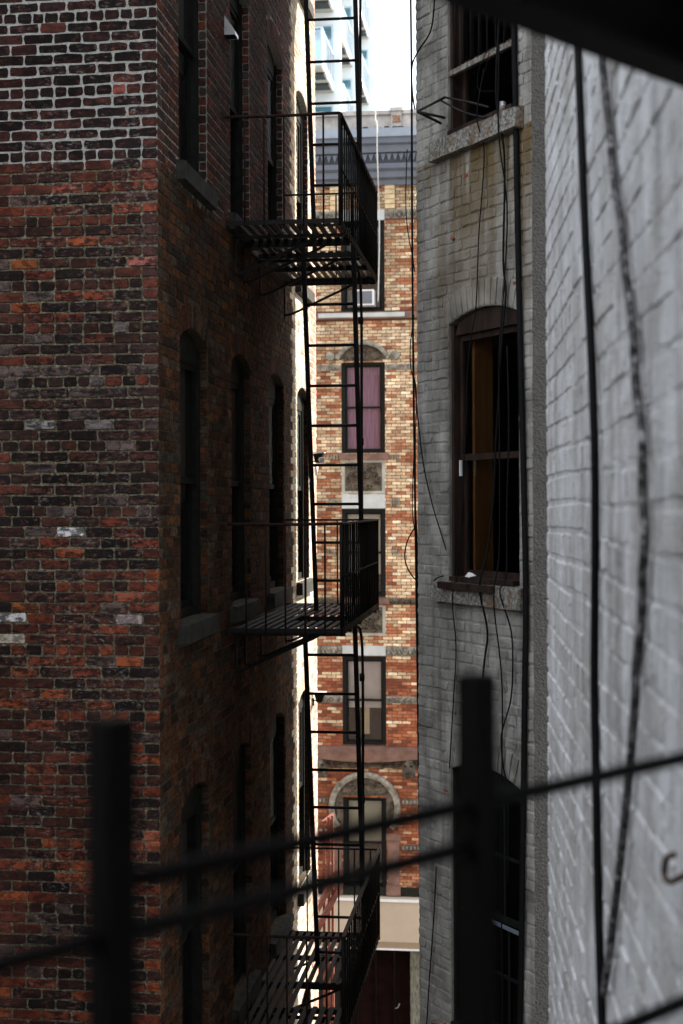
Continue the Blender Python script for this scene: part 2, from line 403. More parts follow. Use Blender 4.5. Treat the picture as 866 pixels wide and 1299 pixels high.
def outline(u0, u1, v0, v1, r, jit, nl):
    """ragged rectangle outline, anticlockwise"""
    pts = []
    w = u1-u0; h = v1-v0; c = min(0.012, w*0.12, h*0.28)*0.6
    for i in range(nl+1):
        t = i/nl; pts.append((u0+c+(w-2*c)*t, v0 + r.uniform(-jit, jit)))
    pts.append((u1+r.uniform(-jit, jit)*0.7, v0+c+(h-2*c)*0.25)); pts.append((u1+r.uniform(-jit, jit)*0.7, v1-c-(h-2*c)*0.25))
    for i in range(nl+1):
        t = 1-i/nl; pts.append((u0+c+(w-2*c)*t, v1 + r.uniform(-jit, jit)))
    pts.append((u0+r.uniform(-jit, jit)*0.7, v1-c-(h-2*c)*0.25)); pts.append((u0+r.uniform(-jit, jit)*0.7, v0+c+(h-2*c)*0.25))
    return pts
def brick_geo(mb, P, u0, u1, v0, v1, r, proud, jit=0.003, nl=2, bev=0.004, col=None, quad=None, back=0.004):
    if quad: pts = quad
    else: pts = outline(u0, u1, v0, v1, r, jit, nl)
    n = len(pts); cu = sum(p[0] for p in pts)/n; cv = sum(p[1] for p in pts)/n
    k = max(0.6, 1-bev/0.032); ku = max(0.8, 1-bev/0.1)
    b = len(mb.v); tl = r.uniform(-0.002, 0.002); tv = r.uniform(-0.0015, 0.0015)
    hu = max(abs(p[0]-cu) for p in pts) or 1; hv = max(abs(p[1]-cv) for p in pts) or 1
    mb.v += [tuple(P(u, v, -back)) for u, v in pts]
    mb.v += [tuple(P(u, v, proud*0.62)) for u, v in pts]
    mb.v += [tuple(P(cu+(u-cu)*ku, cv+(v-cv)*k, proud+tl*(u-cu)/hu+tv*(v-cv)/hv)) for u, v in pts]
    for i in range(n):
        j = (i+1) % n
        mb.face((b+i, b+j, b+n+j, b+n+i), col); mb.face((b+n+i, b+n+j, b+2*n+j, b+2*n+i), col)
    mb.face([b+2*n+i for i in range(n)], col)

def courses(u0, u1, v0, v1, course, length, mort, ops, r, header_every=6, phase=0, header_rows=None, wave=0.004):
    """yield brick rectangles laid in running bond with a header row every few courses"""
    k = int(math.floor(v0/course)); out = []
    while k*course < v1:
        va = k*course; vm = va+course/2
        hdr = (k in header_rows) if header_rows is not None else (header_every and (k+phase) % header_every == 0)
        L = length/2 if hdr else length
        off = (0.5*L if (k % 2) else 0.0)
        blocks = sorted(b for b in (o.block(vm) for o in ops) if b)
        segs = []; x = u0
        for a, b in blocks:
            if a > x: segs.append((x, a))
            x = max(x, b)
        if x < u1: segs.append((x, u1))
        for a, b in segs:
            j = math.floor((a-off)/L); cur = a
            while cur < b-0.015:
                nxt = (j+1)*L+off + r.uniform(-0.012, 0.012)
                if nxt > b-0.03: nxt = b
                if nxt-cur > 0.03:
                    dv = wave*sin(cur*2.1+k*0.7)+r.uniform(-0.0015, 0.0015)
                    ea = 0 if abs(cur-u0) < 1e-6 else mort/2; eb = 0 if abs(nxt-u1) < 1e-6 else mort/2
                    out.append((cur+ea, nxt-eb, va+mort/2+dv, va+course-mort/2+dv, hdr, k))
                cur = nxt; j += 1
        k += 1
    return out

def voussoirs(mb, fr, op, r, proud, colf, n=None, ring=None):
    ring = ring or op.ring
    n = n or max(5, int(2*op.th*(op.R+ring)/0.078))
    for i in range(n):
        a0 = -op.th+2*op.th*(i+0.07)/n; a1 = -op.th+2*op.th*(i+0.93)/n
        q = []
        for R, aa in ((op.R+0.004, a0), (op.R+0.004, a1), (op.R+ring*0.5, a1), (op.R+ring-0.006, a1), (op.R+ring-0.006, a0), (op.R+ring*0.5, a0)):
            q.append((op.c+R*sin(aa), op.zc+R*cos(aa)))
        brick_geo(mb, fr.p, 0, 0, 0, 0, r, proud, col=colf(), quad=q)

def catmull(pts, n=6):
    P = [Vector(p) for p in pts]; out = []
    for i in range(len(P)-1):
        p0 = P[max(i-1, 0)]; p1 = P[i]; p2 = P[i+1]; p3 = P[min(i+2, len(P)-1)]
        for k in range(n):
            t = k/n
            out.append(0.5*((2*p1)+(-p0+p2)*t+(2*p0-5*p1+4*p2-p3)*t*t+(-p0+3*p1-3*p2+p3)*t**3))
    out.append(P[-1]); return out

def px(x, y, Y): return Vector(((x-433)/FPX*Y, Y, CZ-(y-640)/FPX*Y))

def pick(r, pal):
    t = r.random()*sum(w for w, _ in pal)
    for w, c in pal:
        t -= w
        if t <= 0: break
    k = r.uniform(0.8, 1.25); return tuple(x*k for x in c)

# ------------------------------------------------------------------ ground
mb = MB(); mb.add([(-900, -400, 0), (900, -400, 0), (900, 1600, 0), (-900, 1600, 0)], [(0, 1, 2, 3)])
tag(mb.build('ground', M['paving']), kind='structure')
ROT = -math.atan(0.125)
st = MB(); st.box(-60, 60, 11.3, 18.9, 0.001, 0.004)
o = st.build('road', M['asphalt']); o.location = (-1.286, 10, 0); o.rotation_euler = (0, 0, ROT); tag(o, kind='structure')
st = MB(); st.box(-60, 60, 8.2, 11.3, 0.001, 0.13); st.box(-60, 60, 18.9, 22.0, 0.001, 0.13)
o = st.build('pavement', M['paving']); o.location = (-1.286, 10, 0); o.rotation_euler = (0, 0, ROT); tag(o, kind='structure')

# ================================================================== left brick building
LB = thing('brick_building', (-1.286, 10, 0), ROT, 'dark red brick tenement on the left with pale repointed mortar near the top', 'building')
FRONT = F((0, 0), (1, 0), (0, -1)); SIDE = F((0, 0), (0, 1), (1, 0))
LEN = 7.83; TOPV = 8.2
COURSE = 0.0762; BL = 0.2155
cols4 = [(0.635, 1.60), (2.55, 3.46), (4.44, 5.36), (6.29, 7.21)]
rows4 = [(-7.94, 2.14), (-4.41, 2.12), (-0.88, 2.14), (2.57, 2.14), (6.02, 2.14)]
ops = [Op(a, b, zb, zb+h, 0.11) for (a, b) in cols4 for zb, h in rows4]
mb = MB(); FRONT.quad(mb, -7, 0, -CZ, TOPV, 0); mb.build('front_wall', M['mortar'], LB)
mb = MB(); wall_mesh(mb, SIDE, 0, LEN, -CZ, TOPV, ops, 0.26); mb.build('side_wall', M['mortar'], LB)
mb = MB(); mb.box(-16, -0.001, LEN-0.02, LEN, 0, CZ+TOPV); mb.build('street_wall', M['face_brick'], LB)
mb = MB(); mb.box(-16, -15.98, 0.002, LEN-0.03, 0, CZ+TOPV); mb.box(-16, -7.2, -15, -0.01, 0, CZ+2.0); mb.build('end_wall_shade_wing', M['shell'], LB)  # end wall, plus an unseen yard wing added to block sky light
mb = MB(); mb.box(-16, 0.08, -0.08, LEN+0.1, CZ+TOPV, CZ+TOPV+0.25); mb.build('roof', M['shell'], LB)

PAL_LOW = [(30, (0.014, 0.0105, 0.010)), (30, (0.036, 0.017, 0.014)), (24, (0.078, 0.025, 0.016)), (11, (0.145, 0.034, 0.019)),
           (3, (0.24, 0.058, 0.022)), (7, (0.085, 0.056, 0.050)), (2, (0.19, 0.15, 0.14))]
PAL_HIGH = [(44, (0.013, 0.0095, 0.0095)), (36, (0.030, 0.015, 0.014)), (14, (0.055, 0.021, 0.017)), (4, (0.11, 0.035, 0.025)), (2, (0.12, 0.095, 0.085))]
PAL_SIDE = [(20, (0.040, 0.021, 0.013)), (34, (0.088, 0.034, 0.017)), (30, (0.135, 0.045, 0.020)), (10, (0.185, 0.066, 0.025)), (8, (0.06, 0.046, 0.032))]
PAL_SIDE_HI = [(24, (0.040, 0.024, 0.019)), (40, (0.080, 0.037, 0.027)), (28, (0.12, 0.041, 0.024)), (8, (0.18, 0.05, 0.026))]
dim = lambda P, k: [(w, tuple(x*k for x in c)) for w, c in P]
PAL_SIDE = [(w, (c[0]*0.86, c[1]*1.06, c[2]*1.12)) for w, c in PAL_SIDE]+[(26, (0.072, 0.052, 0.036)), (12, (0.11, 0.075, 0.05))]; PAL_SIDE_HI = dim(PAL_SIDE_HI, 1.0)+[(20, (0.075, 0.058, 0.048))]; PAL_LOW = dim(PAL_LOW, 0.95)
r = random.Random(3)
HROWS = {int(math.floor((640-y)/FPX*10.07/COURSE)) for y in (-63, 19, 112, 193, 275, 354, 408, 486, 567, 648, 742, 825, 905, 986, 1068, 1150, 1232, 1314)}
fb = courses(-2.1, 0, -4.2, 4.0, COURSE, BL, 0.0115, [], r, header_rows=HROWS)
special = {(0.0665, 'w'): None}
WHITE = (0.72, 0.70, 0.69)
def front_px(u, v):
    w = Vector((-1.286, 10)) + Vector((0.992, -0.124))*u
    return 433+FPX*w.x/w.y, 640-FPX*v/w.y
# the individually built bricks: the fully seen, full-size ones
cand = []
for b in fb:
    x0, y0 = front_px((b[0]+b[1])/2, (b[2]+b[3])/2)
    x1, _ = front_px(b[0], b[2]); x2, _ = front_px(b[1], b[2])
    vis = -25 < x0 < 206 and -5 < y0 < 1304
    area = (x2-max(x1, 0)) if vis else -1
    cand.append((area + rnd.random()*3 - abs(y0-640)*0.006, b, x0, y0))
cand.sort(key=lambda t: -t[0])
single = cand[:300]; rest = cand[300:]
NV = 26
bvar = []
for i in range(NV):
    hi = i >= NV//2
    vmb = MB(); rr = random.Random(100+i)
    brick_geo(vmb, lambda u, v, d: Vector((u, -d, v)), -0.102, 0.102, -0.0317, 0.0317, rr, 0.004 if hi else 0.0085,
              jit=0.0052 if hi else 0.0042, nl=3, bev=0.0035)
    bvar.append(vmb.mesh('brick', M['brick_obj']))
spots = [(81, 674, WHITE), (12, 781, (0.62, 0.6, 0.58)), (163, 782, (0.34, 0.27, 0.26)), (20, 808, (0.50, 0.44, 0.36)), (41, 766, (0.30, 0.095, 0.03)),
         (160, 757, (0.26, 0.075, 0.045)), (146, 906, (0.22, 0.06, 0.025)), (60, 540, (0.33, 0.30, 0.28)), (104, 288, (0.30, 0.10, 0.04)), (185, 1066, (0.32, 0.10, 0.055)),
         (98, 233, (0.24, 0.055, 0.035)), (40, 330, (0.26, 0.08, 0.03)), (180, 230, (0.17, 0.045, 0.03)), (180, 258, (0.19, 0.05, 0.03)), (190, 326, (0.28, 0.10, 0.08)),
         (20, 237, (0.16, 0.045, 0.03)), (135, 542, (0.24, 0.22, 0.21)), (110, 620, (0.33, 0.31, 0.30)), (155, 107, (0.22, 0.06, 0.045))]
PAL_PALE = [(26, (0.018, 0.013, 0.012)), (30, (0.042, 0.024, 0.021)), (14, (0.075, 0.030, 0.022)), (7, (0.13, 0.037, 0.025)), (14, (0.10, 0.074, 0.068)), (5, (0.18, 0.145, 0.135))]
PAL_RED = [(20, (0.015, 0.011, 0.010)), (28, (0.042, 0.018, 0.014)), (26, (0.088, 0.027, 0.017)), (18, (0.155, 0.038, 0.020)), (6, (0.24, 0.060, 0.024)), (3, (0.09, 0.06, 0.053))]
def fcol(b, x0, y0):
    c = pick(r, PAL_HIGH if b[2] > 2.40 else PAL_PALE if 400 < y0+r.uniform(-60, 60) < 690 else PAL_RED if (y0 < 400 or y0 > 720) else PAL_LOW)
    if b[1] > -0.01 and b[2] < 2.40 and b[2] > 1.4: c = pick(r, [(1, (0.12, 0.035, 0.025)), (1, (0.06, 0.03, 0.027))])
    for sx, sy, sc in spots:
        if abs(x0-sx) < 14 and abs(y0-sy) < 7: c = sc
    return c
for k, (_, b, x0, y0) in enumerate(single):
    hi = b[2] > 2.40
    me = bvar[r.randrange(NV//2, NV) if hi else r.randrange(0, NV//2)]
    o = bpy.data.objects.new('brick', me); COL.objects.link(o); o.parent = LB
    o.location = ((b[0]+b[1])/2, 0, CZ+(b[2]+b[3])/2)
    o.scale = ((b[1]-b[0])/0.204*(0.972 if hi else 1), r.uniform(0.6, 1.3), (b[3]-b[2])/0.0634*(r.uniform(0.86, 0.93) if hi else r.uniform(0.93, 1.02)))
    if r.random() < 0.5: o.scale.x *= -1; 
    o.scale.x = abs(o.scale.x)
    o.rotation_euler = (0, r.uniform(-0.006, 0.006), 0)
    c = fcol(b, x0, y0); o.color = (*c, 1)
    if c == WHITE: o['label'] = 'brick painted white'
mb = MB()
for _, b, x0, y0 in rest:
    hi = b[2] > 2.40
    brick_geo(mb, FRONT.p, b[0], b[1], b[2], b[3], r, 0.004 if hi else 0.0085, 0.0045 if hi else 0.003, 2, 0.0035, fcol(b, x0, y0))
mb.build('brickwork', M['brick_mesh'], LB, 'stuff')
# side wall bricks, arches and toothed jambs
mb = MB(); r = random.Random(5); SUN_U = 6.02  # last value: where along the wall the painted sunlight starts
fmb = MB()      # sunlight put into the brick colour, plus pink bricks at the corner
def scol(v, u=0):
    c = pick(r, PAL_SIDE_HI if v > 2.41 else PAL_SIDE)
    if u > 7.25: c = pick(r, [(3, (0.50, 0.29, 0.22)), (2, (0.58, 0.40, 0.31))])
    return c
sops = [o for o in ops]
for b in courses(0, LEN, -6.9, 6.6, COURSE, BL, 0.0115, sops, r, header_rows=HROWS):
    hi = b[2] > 2.41
    if b[1] > SUN_U:
        c = scol(b[2], b[0]) if b[0] > 7.25 else pick(r, [(5, (0.60, 0.52, 0.41)), (3, (0.52, 0.44, 0.34)), (1, (0.36, 0.27, 0.19))])  # cream carries the sunlight; the last bricks are the pink corner
        brick_geo(fmb, SIDE.p, b[0], b[1], b[2], b[3], r, 0.005, 0.002, 1, 0.003, c); continue
    brick_geo(mb, SIDE.p, b[0], b[1], b[2], b[3], r, 0.004 if hi else 0.006, 0.003, 1, 0.0035, scol(b[2], b[0]))
for o in ops:
    if o.a > 6: voussoirs(fmb, SIDE, o, r, 0.007, lambda: pick(r, [(1, (0.56, 0.48, 0.38)), (1, (0.48, 0.38, 0.29))]), ring=0.2)  # far arches have the same sunlight in their colour
    else: voussoirs(mb, SIDE, o, r, 0.007, lambda: scol(o.zs, o.a), ring=0.2)
    JF = F((0, o.b), (1, 0), (0, -1))      # far jamb, faces the camera: u from -0.1 (inside) to 0
    k = 0; z = o.zb
    while z < o.zs+0.02:
        w = 0.07 if k % 2 else 0.058
        brick_geo(mb, JF.p, -w, -0.003, z+0.006, z+COURSE-0.006, r, 0.008, 0.003, 1, 0.004, scol(z))
        z += COURSE; k += 1
mb.build('side_brickwork', M['brick_mesh'], LB, 'stuff')
fmb.build('sun_tint_corner_brickwork', M['sun_corner_mesh'], LB, 'stuff')

# windows of the left building
def left_window(o, blind):
    a, b = o.a+0.012, o.b-0.010
    f = MB(); d0, d1 = -0.062, -0.20; t = 0.06
    SIDE.box(f, a, a+t, o.zb+0.001, o.zs, d1, d0); SIDE.box(f, b-t, b, o.zb+0.001, o.zs, d1, d0)
    head = [(a+t, o.zs-0.14), (b-t, o.zs-0.14)] + [(u, v-0.004) for u, v in reversed(o.arc(8)) if a+t < u < b-t]
    SIDE.poly(f, head, d1, d0-0.012)
    SIDE.box(f, a+t, b-t, o.zb+0.001, o.zb+0.07, d1, d0-0.02)
    w = f.build('window', M['grey_frame'], LB)
    zt = o.zs-0.14; zm = (o.zb+zt)/2+0.05
    s = MB()
    for (z0, z1, dd) in ((zm, zt, -0.082), (o.zb+0.07, zm+0.05, -0.117)):
        SIDE.box(s, a+t, a+t+0.05, z0, z1, dd-0.035, dd); SIDE.box(s, b-t-0.05, b-t, z0, z1, dd-0.035, dd)
        SIDE.box(s, a+t+0.05, b-t-0.05, z1-0.05, z1, dd-0.035, dd-0.002); SIDE.box(s, a+t+0.05, b-t-0.05, z0, z0+0.05, dd-0.035, dd-0.002)
    s.build('sash', M['dark_frame'], w)
    g = MB(); SIDE.quad(g, a+t+0.05, b-t-0.05, zm+0.05, zt-0.05, -0.10); g.build('pane', M['glass_dusty'], w)
    g = MB(); SIDE.quad(g, a+t+0.05, b-t-0.05, o.zb+0.12, zm, -0.135); g.build('pane', M['glass_dusty'], w)
    if blind > 0:
        bl = MB(); SIDE.quad(bl, a+t, b-t, zt-(zt-o.zb)*blind, zt, -0.17); bl.build('blind', M['blind'], w)
    s = MB(); z1 = o.zb; 
    SIDE.prism(s, [(-0.10, z1-0.0), (0.0, z1-0.004), (0.07, z1-0.014), (0.072, z1-0.15), (-0.002, z1-0.155), (-0.10, z1-0.155)], o.a-0.09, o.b+0.09)
    s.build('sill', M['sill'], w)
for i, o in enumerate(ops):
    if o.zb < -5: continue
    left_window(o, {0: 0.55, 1: 0.0, 2: 0.0, 3: 0.0}[i//5] if i % 5 != 2 or i//5 else 0.55)
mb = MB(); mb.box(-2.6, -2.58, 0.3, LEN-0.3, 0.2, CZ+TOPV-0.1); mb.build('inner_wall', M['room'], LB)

# steel vent hood high on the side wall
vh = thing('vent_hood', (0, 0, 0), 0, 'small galvanised wedge vent hood high on left brick side wall', 'vent')
vh.location = LB.location; vh.rotation_euler = LB.rotation_euler
y0, y1, zt, zb_ = 2.30, 2.44, 4.235, 4.06
m1 = MB()
m1.add([(0.004, y0, CZ+zt), (0.004, y1, CZ+zt), (0.10, y1, CZ+zb_+0.03), (0.10, y0, CZ+zb_+0.03), (0.10, y1, CZ+zb_), (0.10, y0, CZ+zb_)],
       [(0, 3, 2, 1), (3, 5, 4, 2)])
m1.add([(0.004, y0, CZ+zt), (0.10, y0, CZ+zb_+0.03), (0.10, y0, CZ+zb_), (0.004, y0, CZ+zb_)], [(0, 3, 2, 1)])
m1.add([(0.004, y1, CZ+zt), (0.10, y1, CZ+zb_+0.03), (0.10, y1, CZ+zb_), (0.004, y1, CZ+zb_)], [(0, 1, 2, 3)])
m1.build('hood', M['galv'], vh)
m1 = MB(); m1.box(0.008, 0.09, y0+0.01, y1-0.01, CZ+zb_+0.005, CZ+zb_+0.02); m1.build('flap', M['dark_frame'], vh)

# ================================================================== fire escape on the side wall
Y0, Y1, WD = 2.32, 5.47, 1.005
HOLE = (0.44, 0.98, 3.20, 3.86)
def platform(v, label):
    t = thing('fire_escape', LB.location, ROT, label, 'fire escape', 'fire escape balconies on the left brick wall')
    z = CZ+v
    # slats
    x = 0.06
    while x < WD-0.05:
        runs = [(Y0+0.02, Y1-0.02)]
        if HOLE[0] < x+0.02 < HOLE[1]: runs = [(Y0+0.02, HOLE[2]), (HOLE[3], Y1-0.02)]
        for a, b in runs:
            s = MB(); s.box(x, x+0.046, a, b, z-0.012, z); s.build('slat', M['iron'], t)
        x += 0.079
    f = MB()
    for yy, hh in ((Y0, 0.034), (Y1-0.012, 0.05)): f.box(0.0, WD, yy, yy+0.012, z-hh, z+0.004)
    f.box(WD-0.008, WD, Y0+0.012, Y1-0.012, z-0.05, z+0.006); f.box(0.004, 0.012, Y0+0.012, Y1-0.012, z-0.06, z-0.0005)
    f.build('frame', M['iron'], t)
    for yy in (HOLE[2]-0.04, HOLE[3]+0.0, (HOLE[3]+Y1)/2):
        c = MB(); c.box(0.013, WD-0.009, yy, yy+0.04, z-0.058, z-0.013); c.build('cross_bar', M['iron'], t)
    top = z+0.905
    def rod(a, b, rr=0.0125, nm='top_rail', n=8, mt='iron'):
        q = MB(); q.tube([a, b], rr, n); q.build(nm, M[mt], t)
    # top rails
    q = MB(); q.tube(catmull([(-0.02, Y0+0.006, top), (0.5, Y0+0.006, top-0.006), (WD-0.05, Y0+0.006, top), (WD-0.004, Y0+0.03, top)], 5), 0.0135, 8); q.build('top_rail', M['iron_rusty'], t)
    q = MB(); q.box(WD-0.020, WD+0.016, Y0+0.03, Y1-0.006, top-0.008, top+0.008); q.build('top_rail', M['iron'], t)
    rod((-0.02, Y1-0.006, top), (WD-0.02, Y1-0.006, top), 0.011)
    rod((WD-0.004, Y0, z+0.45), (WD-0.004, Y1, z+0.45), 0.007, 'mid_rail', 6)
    for i in range(1, 6):
        xx = i*0.172; rod((xx, Y0+0.006, z-0.05), (xx, Y0+0.006, top-0.004), 0.0085, 'baluster', 6, 'iron_rusty')
        if i != 2: rod((xx+0.05, Y1-0.006, z-0.05), (xx+0.05, Y1-0.006, top), 0.0085, 'baluster', 6)
    n = 19
    for i in range(n+1):
        yy = Y0+0.012+(Y1-Y0-0.024)*i/n; w = 0.014 if i in (0, n) else 0.009
        rod((WD-0.004, yy, z-0.06), (WD-0.004, yy, top-0.006), w, 'baluster', 6)
    for yy in (Y0+0.35, HOLE[2]-0.09, HOLE[3]+0.06, Y1-0.06):
        b = MB()
        b.tube(catmull([(0.012, yy, z-0.40), (0.10, yy, z-0.385), (0.42, yy, z-0.24), (0.70, yy, z-0.115), (0.78, yy, z-0.07)], 4), 0.014, 6)
        b.bar((0.010, yy, z-0.06), (0.010, yy, z-0.44), 0.022, 0.022)
        b.bar((0.012, yy, z-0.075), (WD-0.01, yy, z-0.075), 0.02, 0.03)
        b.build('bracket', M['iron'], t)
    return t
P1, P2, P3 = 2.45, -1.07, -4.62
platform(P1, 'highest black iron fire escape balcony, seen from below beside pale mortar bricks')
platform(P2, 'middle black iron fire escape balcony, its slatted floor seen almost edge on')
platform(P3, 'lowest black iron fire escape balcony, floor slats seen from above at bottom')

def ladder(v0, v1, label, rung0, hand=True):
    t = thing('ladder', LB.location, ROT, label, 'ladder', 'ladders between the fire escape balconies')
    yt, yb = 3.56, 4.36
    def pt(x, v): return Vector((x, yt+(yb-yt)*(v1-v)/(v1-v0), CZ+v))
    for x in (0.493, 0.972):
        q = MB(); q.bar(pt(x, v0+0.002), pt(x, v1+0.02), 0.022, 0.045, (1, 0, 0)); q.build('side_rail', M['iron'], t)
    v = v1-rung0
    while v > v0+0.1:
        q = MB(); q.tube([pt(0.495, v), pt(0.97, v)], 0.0145, 8); q.build('rung', M['iron'], t); v -= 0.381
    if hand:
        h = MB(); xs = 0.972
        h.tube(catmull([(xs, 4.22, CZ+v0+0.03), (xs, 4.22, CZ+v0+0.6), (xs, 4.22, CZ+(v0+v1)/2), (xs, 4.20, CZ+v1-0.35), (xs-0.05, 4.12, CZ+v1-0.12)], 5), 0.014, 8)
        hr = h.build('handrail', M['iron'], t)
        for tt in (0.48, 0.82):
            cc = MB(); vv = v0+(v1-v0)*tt; yy = 4.22
            cc.tube([(xs-0.004, yy-0.01, CZ+vv-0.035), (xs-0.004, yy-0.02, CZ+vv+0.035)], 0.026, 8); cc.build('collar', M['iron'], hr)
    return t
ladder(P1+0.003, P1+3.52, 'black iron ladder rising from the highest balcony past the white sky', 0.52)
ladder(P2+0.003, P1, 'black iron ladder between highest and middle balcony, before the purple curtained window', 0.54)
ladder(P3+0.003, P2, 'black iron ladder between middle and lowest balcony, before the white shaded window', 0.36)

# floodlights on the far corner of the side wall
def floodlight(yy, v, label, small):
    t = thing('floodlight', LB.location, ROT, label, 'floodlight')
    z = CZ+v
    def half(m):
        c = Vector((0.0, yy, z)); m.v = [tuple(c+(Vector(p)-c)*0.55) for p in m.v]; return m
    b = MB(); b.box(0.002, 0.03, yy-0.05, yy+0.05, z-0.1, z+0.06); b.tube([(0.02, yy, z), (0.10, yy-0.02, z+0.02), (0.15, yy-0.04, z+0.06)], 0.014, 6)
    half(b).build('bracket', M['dark_frame'], t)
    h = MB()
    h.add([(0.06, yy-0.16, z+0.16), (0.28, yy-0.16, z+0.16), (0.30, yy+0.02, z+0.19), (0.05, yy+0.02, z+0.19),
           (0.10, yy-0.10, z-0.02), (0.22, yy-0.10, z-0.02), (0.22, yy+0.0, z-0.02), (0.10, yy+0.0, z-0.02)],
          [(0, 3, 2, 1), (4, 5, 6, 7), (0, 1, 5, 4), (1, 2, 6, 5), (2, 3, 7, 6), (3, 0, 4, 7)])
    half(h).build('lamp_housing', M['dark_frame'], t)
    c = MB(); c.box(0.04, 0.31, yy-0.17, yy+0.04, z+0.195, z+0.215); half(c).build('cap', M['white_metal'], t)
    if not small:
        c = MB(); c.tube([(0.10, yy, z-0.30), (0.11, yy, z-0.10)], [0.03, 0.045], 10); half(c).build('sensor', M['white_metal'], t)
        c = MB(); c.tube([(0.20, yy-0.12, z+0.06), (0.27, yy-0.22, z+0.03)], [0.04, 0.065], 10); half(c).build('lamp', M['galv'], t)
floodlight(7.42, 0.52, 'black and white floodlight with sensor on sunlit brick corner, higher of two', False)
floodlight(7.45, -2.40, 'small black floodlight with white cap on sunlit brick corner, lower of two', True)

# rust red stair rail on the street side, past the corner
stt = thing('iron_stair', LB.location, ROT, 'rust red iron stair rail in sunlight behind the lowest balcony', 'stair rail')
def lbl(x, y, Y):       # picture point -> left-building coordinates
    p = px(x, y, Y); d = Vector((p.x+1.286, p.y-10)); return Vector((d.x*0.9923-d.y*0.124, d.x*0.124+d.y*0.9923, p.z))
for x0, y0 in ((409, 1042), (415, 1036), (420, 1034)):
    q = MB(); a = lbl(x0, y0, 18.5); b = Vector((a.x, a.y, CZ-8)); q.bar(a, b, 0.03, 0.05); q.build('post', M['rust'], stt)
for (xa, ya, xb, yb) in ((386, 1178, 427, 1106), (386, 1206, 428, 1126)):
    q = MB(); q.bar(lbl(xa, ya, 18.3), lbl(xb, yb, 18.5), 0.05, 0.07); q.build('stringer', M['rust'], stt)
q = MB(); q.bar(lbl(408, 1043, 18.5), lbl(421, 1033, 18.7), 0.05, 0.03); q.build('handrail', M['rust'], stt)
for y_ in (1070, 1100, 1226, 1262):
    q = MB(); q.bar(lbl(409, y_, 18.45), lbl(421, y_-6, 18.6), 0.04, 0.02); q.build('tread', M['rust'], stt)

# ================================================================== white painted building on the right
UA = Vector((0.581, 10.8)); ang = atan2(-0.885, 0.466)
WB = thing('painted_building', (UA.x, UA.y, 0), ang, 'grey white painted brick building with three brown windows, right of the gap', 'building')
WF = F((0, 0), (1, 0), (0, -1))
WL = 1.95
wops = [Op(0.449, 1.338, -0.56, 1.305, 0.085, 0.2, 0.15, 0.12), Op(0.449, 1.338, 2.68, 4.545, 0.085, 0.2, 0.15, 0.12), Op(0.449, 1.338, -3.80, -1.935, 0.085, 0.2, 0.15, 0.12)]
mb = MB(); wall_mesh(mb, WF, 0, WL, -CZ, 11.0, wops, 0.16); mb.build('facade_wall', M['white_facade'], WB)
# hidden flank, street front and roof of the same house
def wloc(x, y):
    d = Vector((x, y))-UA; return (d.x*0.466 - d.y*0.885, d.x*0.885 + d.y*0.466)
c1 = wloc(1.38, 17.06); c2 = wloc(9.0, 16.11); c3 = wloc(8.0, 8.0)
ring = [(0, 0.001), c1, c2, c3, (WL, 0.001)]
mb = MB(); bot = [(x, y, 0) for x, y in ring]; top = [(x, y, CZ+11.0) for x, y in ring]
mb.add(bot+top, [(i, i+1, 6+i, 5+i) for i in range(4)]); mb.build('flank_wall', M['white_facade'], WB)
mb = MB(); mb.add([(x, y, CZ+11.0) for x, y in ring], [tuple(range(5))]); mb.build('roof', M['tar'], WB)
# unseen street cornice, added and sloped to throw the slanting shadow edge
cn = MB(); d = (Vector(c2)-Vector(c1)).normalized(); nrm = Vector((-d.y, d.x))
if (Vector(c1)+nrm-Vector(c3)).length < (Vector(c1)-nrm-Vector(c3)).length: nrm = -nrm
prof = [(0.0, 7.2), (0.80, 8.7), (0.85, 10.4), (0.0, 10.5)]
A = [Vector((*(Vector(c1)+nrm*q), CZ+v)) for q, v in prof]; B = [Vector((*(Vector(c2)+nrm*q), CZ+v)) for q, v in prof]
cn.add(A+B, [(0, 1, 5, 4), (1, 2, 6, 5), (2, 3, 7, 6), (3, 2, 1, 0), (4, 5, 6, 7)]); cn.build('cornice', M['cornice'], WB)

r = random.Random(11)
wb = courses(0.0, WL, -4.2, 4.3, COURSE, BL, 0.010, wops, r, 6, phase=2, wave=0.006)
wvar = []
for i in range(18):
    vmb = MB(); rr = random.Random(300+i)
    brick_geo(vmb, lambda u, v, d: Vector((u, -d, v)), -0.102, 0.102, -0.0317, 0.0317, rr, 0.0065, 0.0055, 3, 0.009)
    wvar.append(vmb.mesh('brick', M['white_facade']))
cvar = wvar[0].copy(); cvar.materials.clear(); cvar.materials.append(M['red_chip'])
wb.sort(key=lambda b: -((b[1]-b[0])*(1 if (b[0] < 1.5 and -3.9 < b[2] < 3.9) else 0.1)+r.random()*0.02+0.05*b[0]))
chips = [(0.52, 1.93), (1.30, 1.50), (1.24, -0.66), (0.40, -2.1), (0.70, 2.35)]
for k, b in enumerate(wb[:300]):
    o = bpy.data.objects.new('brick', r.choice(wvar)); COL.objects.link(o); o.parent = WB
    o.location = ((b[0]+b[1])/2, 0, CZ+(b[2]+b[3])/2); o.scale = ((b[1]-b[0])/0.204, r.uniform(0.4, 1.5), (b[3]-b[2])/0.0634)
    o.rotation_euler = (0, r.uniform(-0.012, 0.012), 0)
mb = MB()
for b in wb[300:]:
    brick_geo(mb, WF.p, b[0], b[1], b[2], b[3], r, 0.0065*r.uniform(0.4, 1.5), 0.005, 2, 0.009)
for o in wops: voussoirs(mb, WF, o, r, 0.009, lambda: None, ring=0.2)
mb.build('brickwork', M['white_facade'], WB, 'stuff')
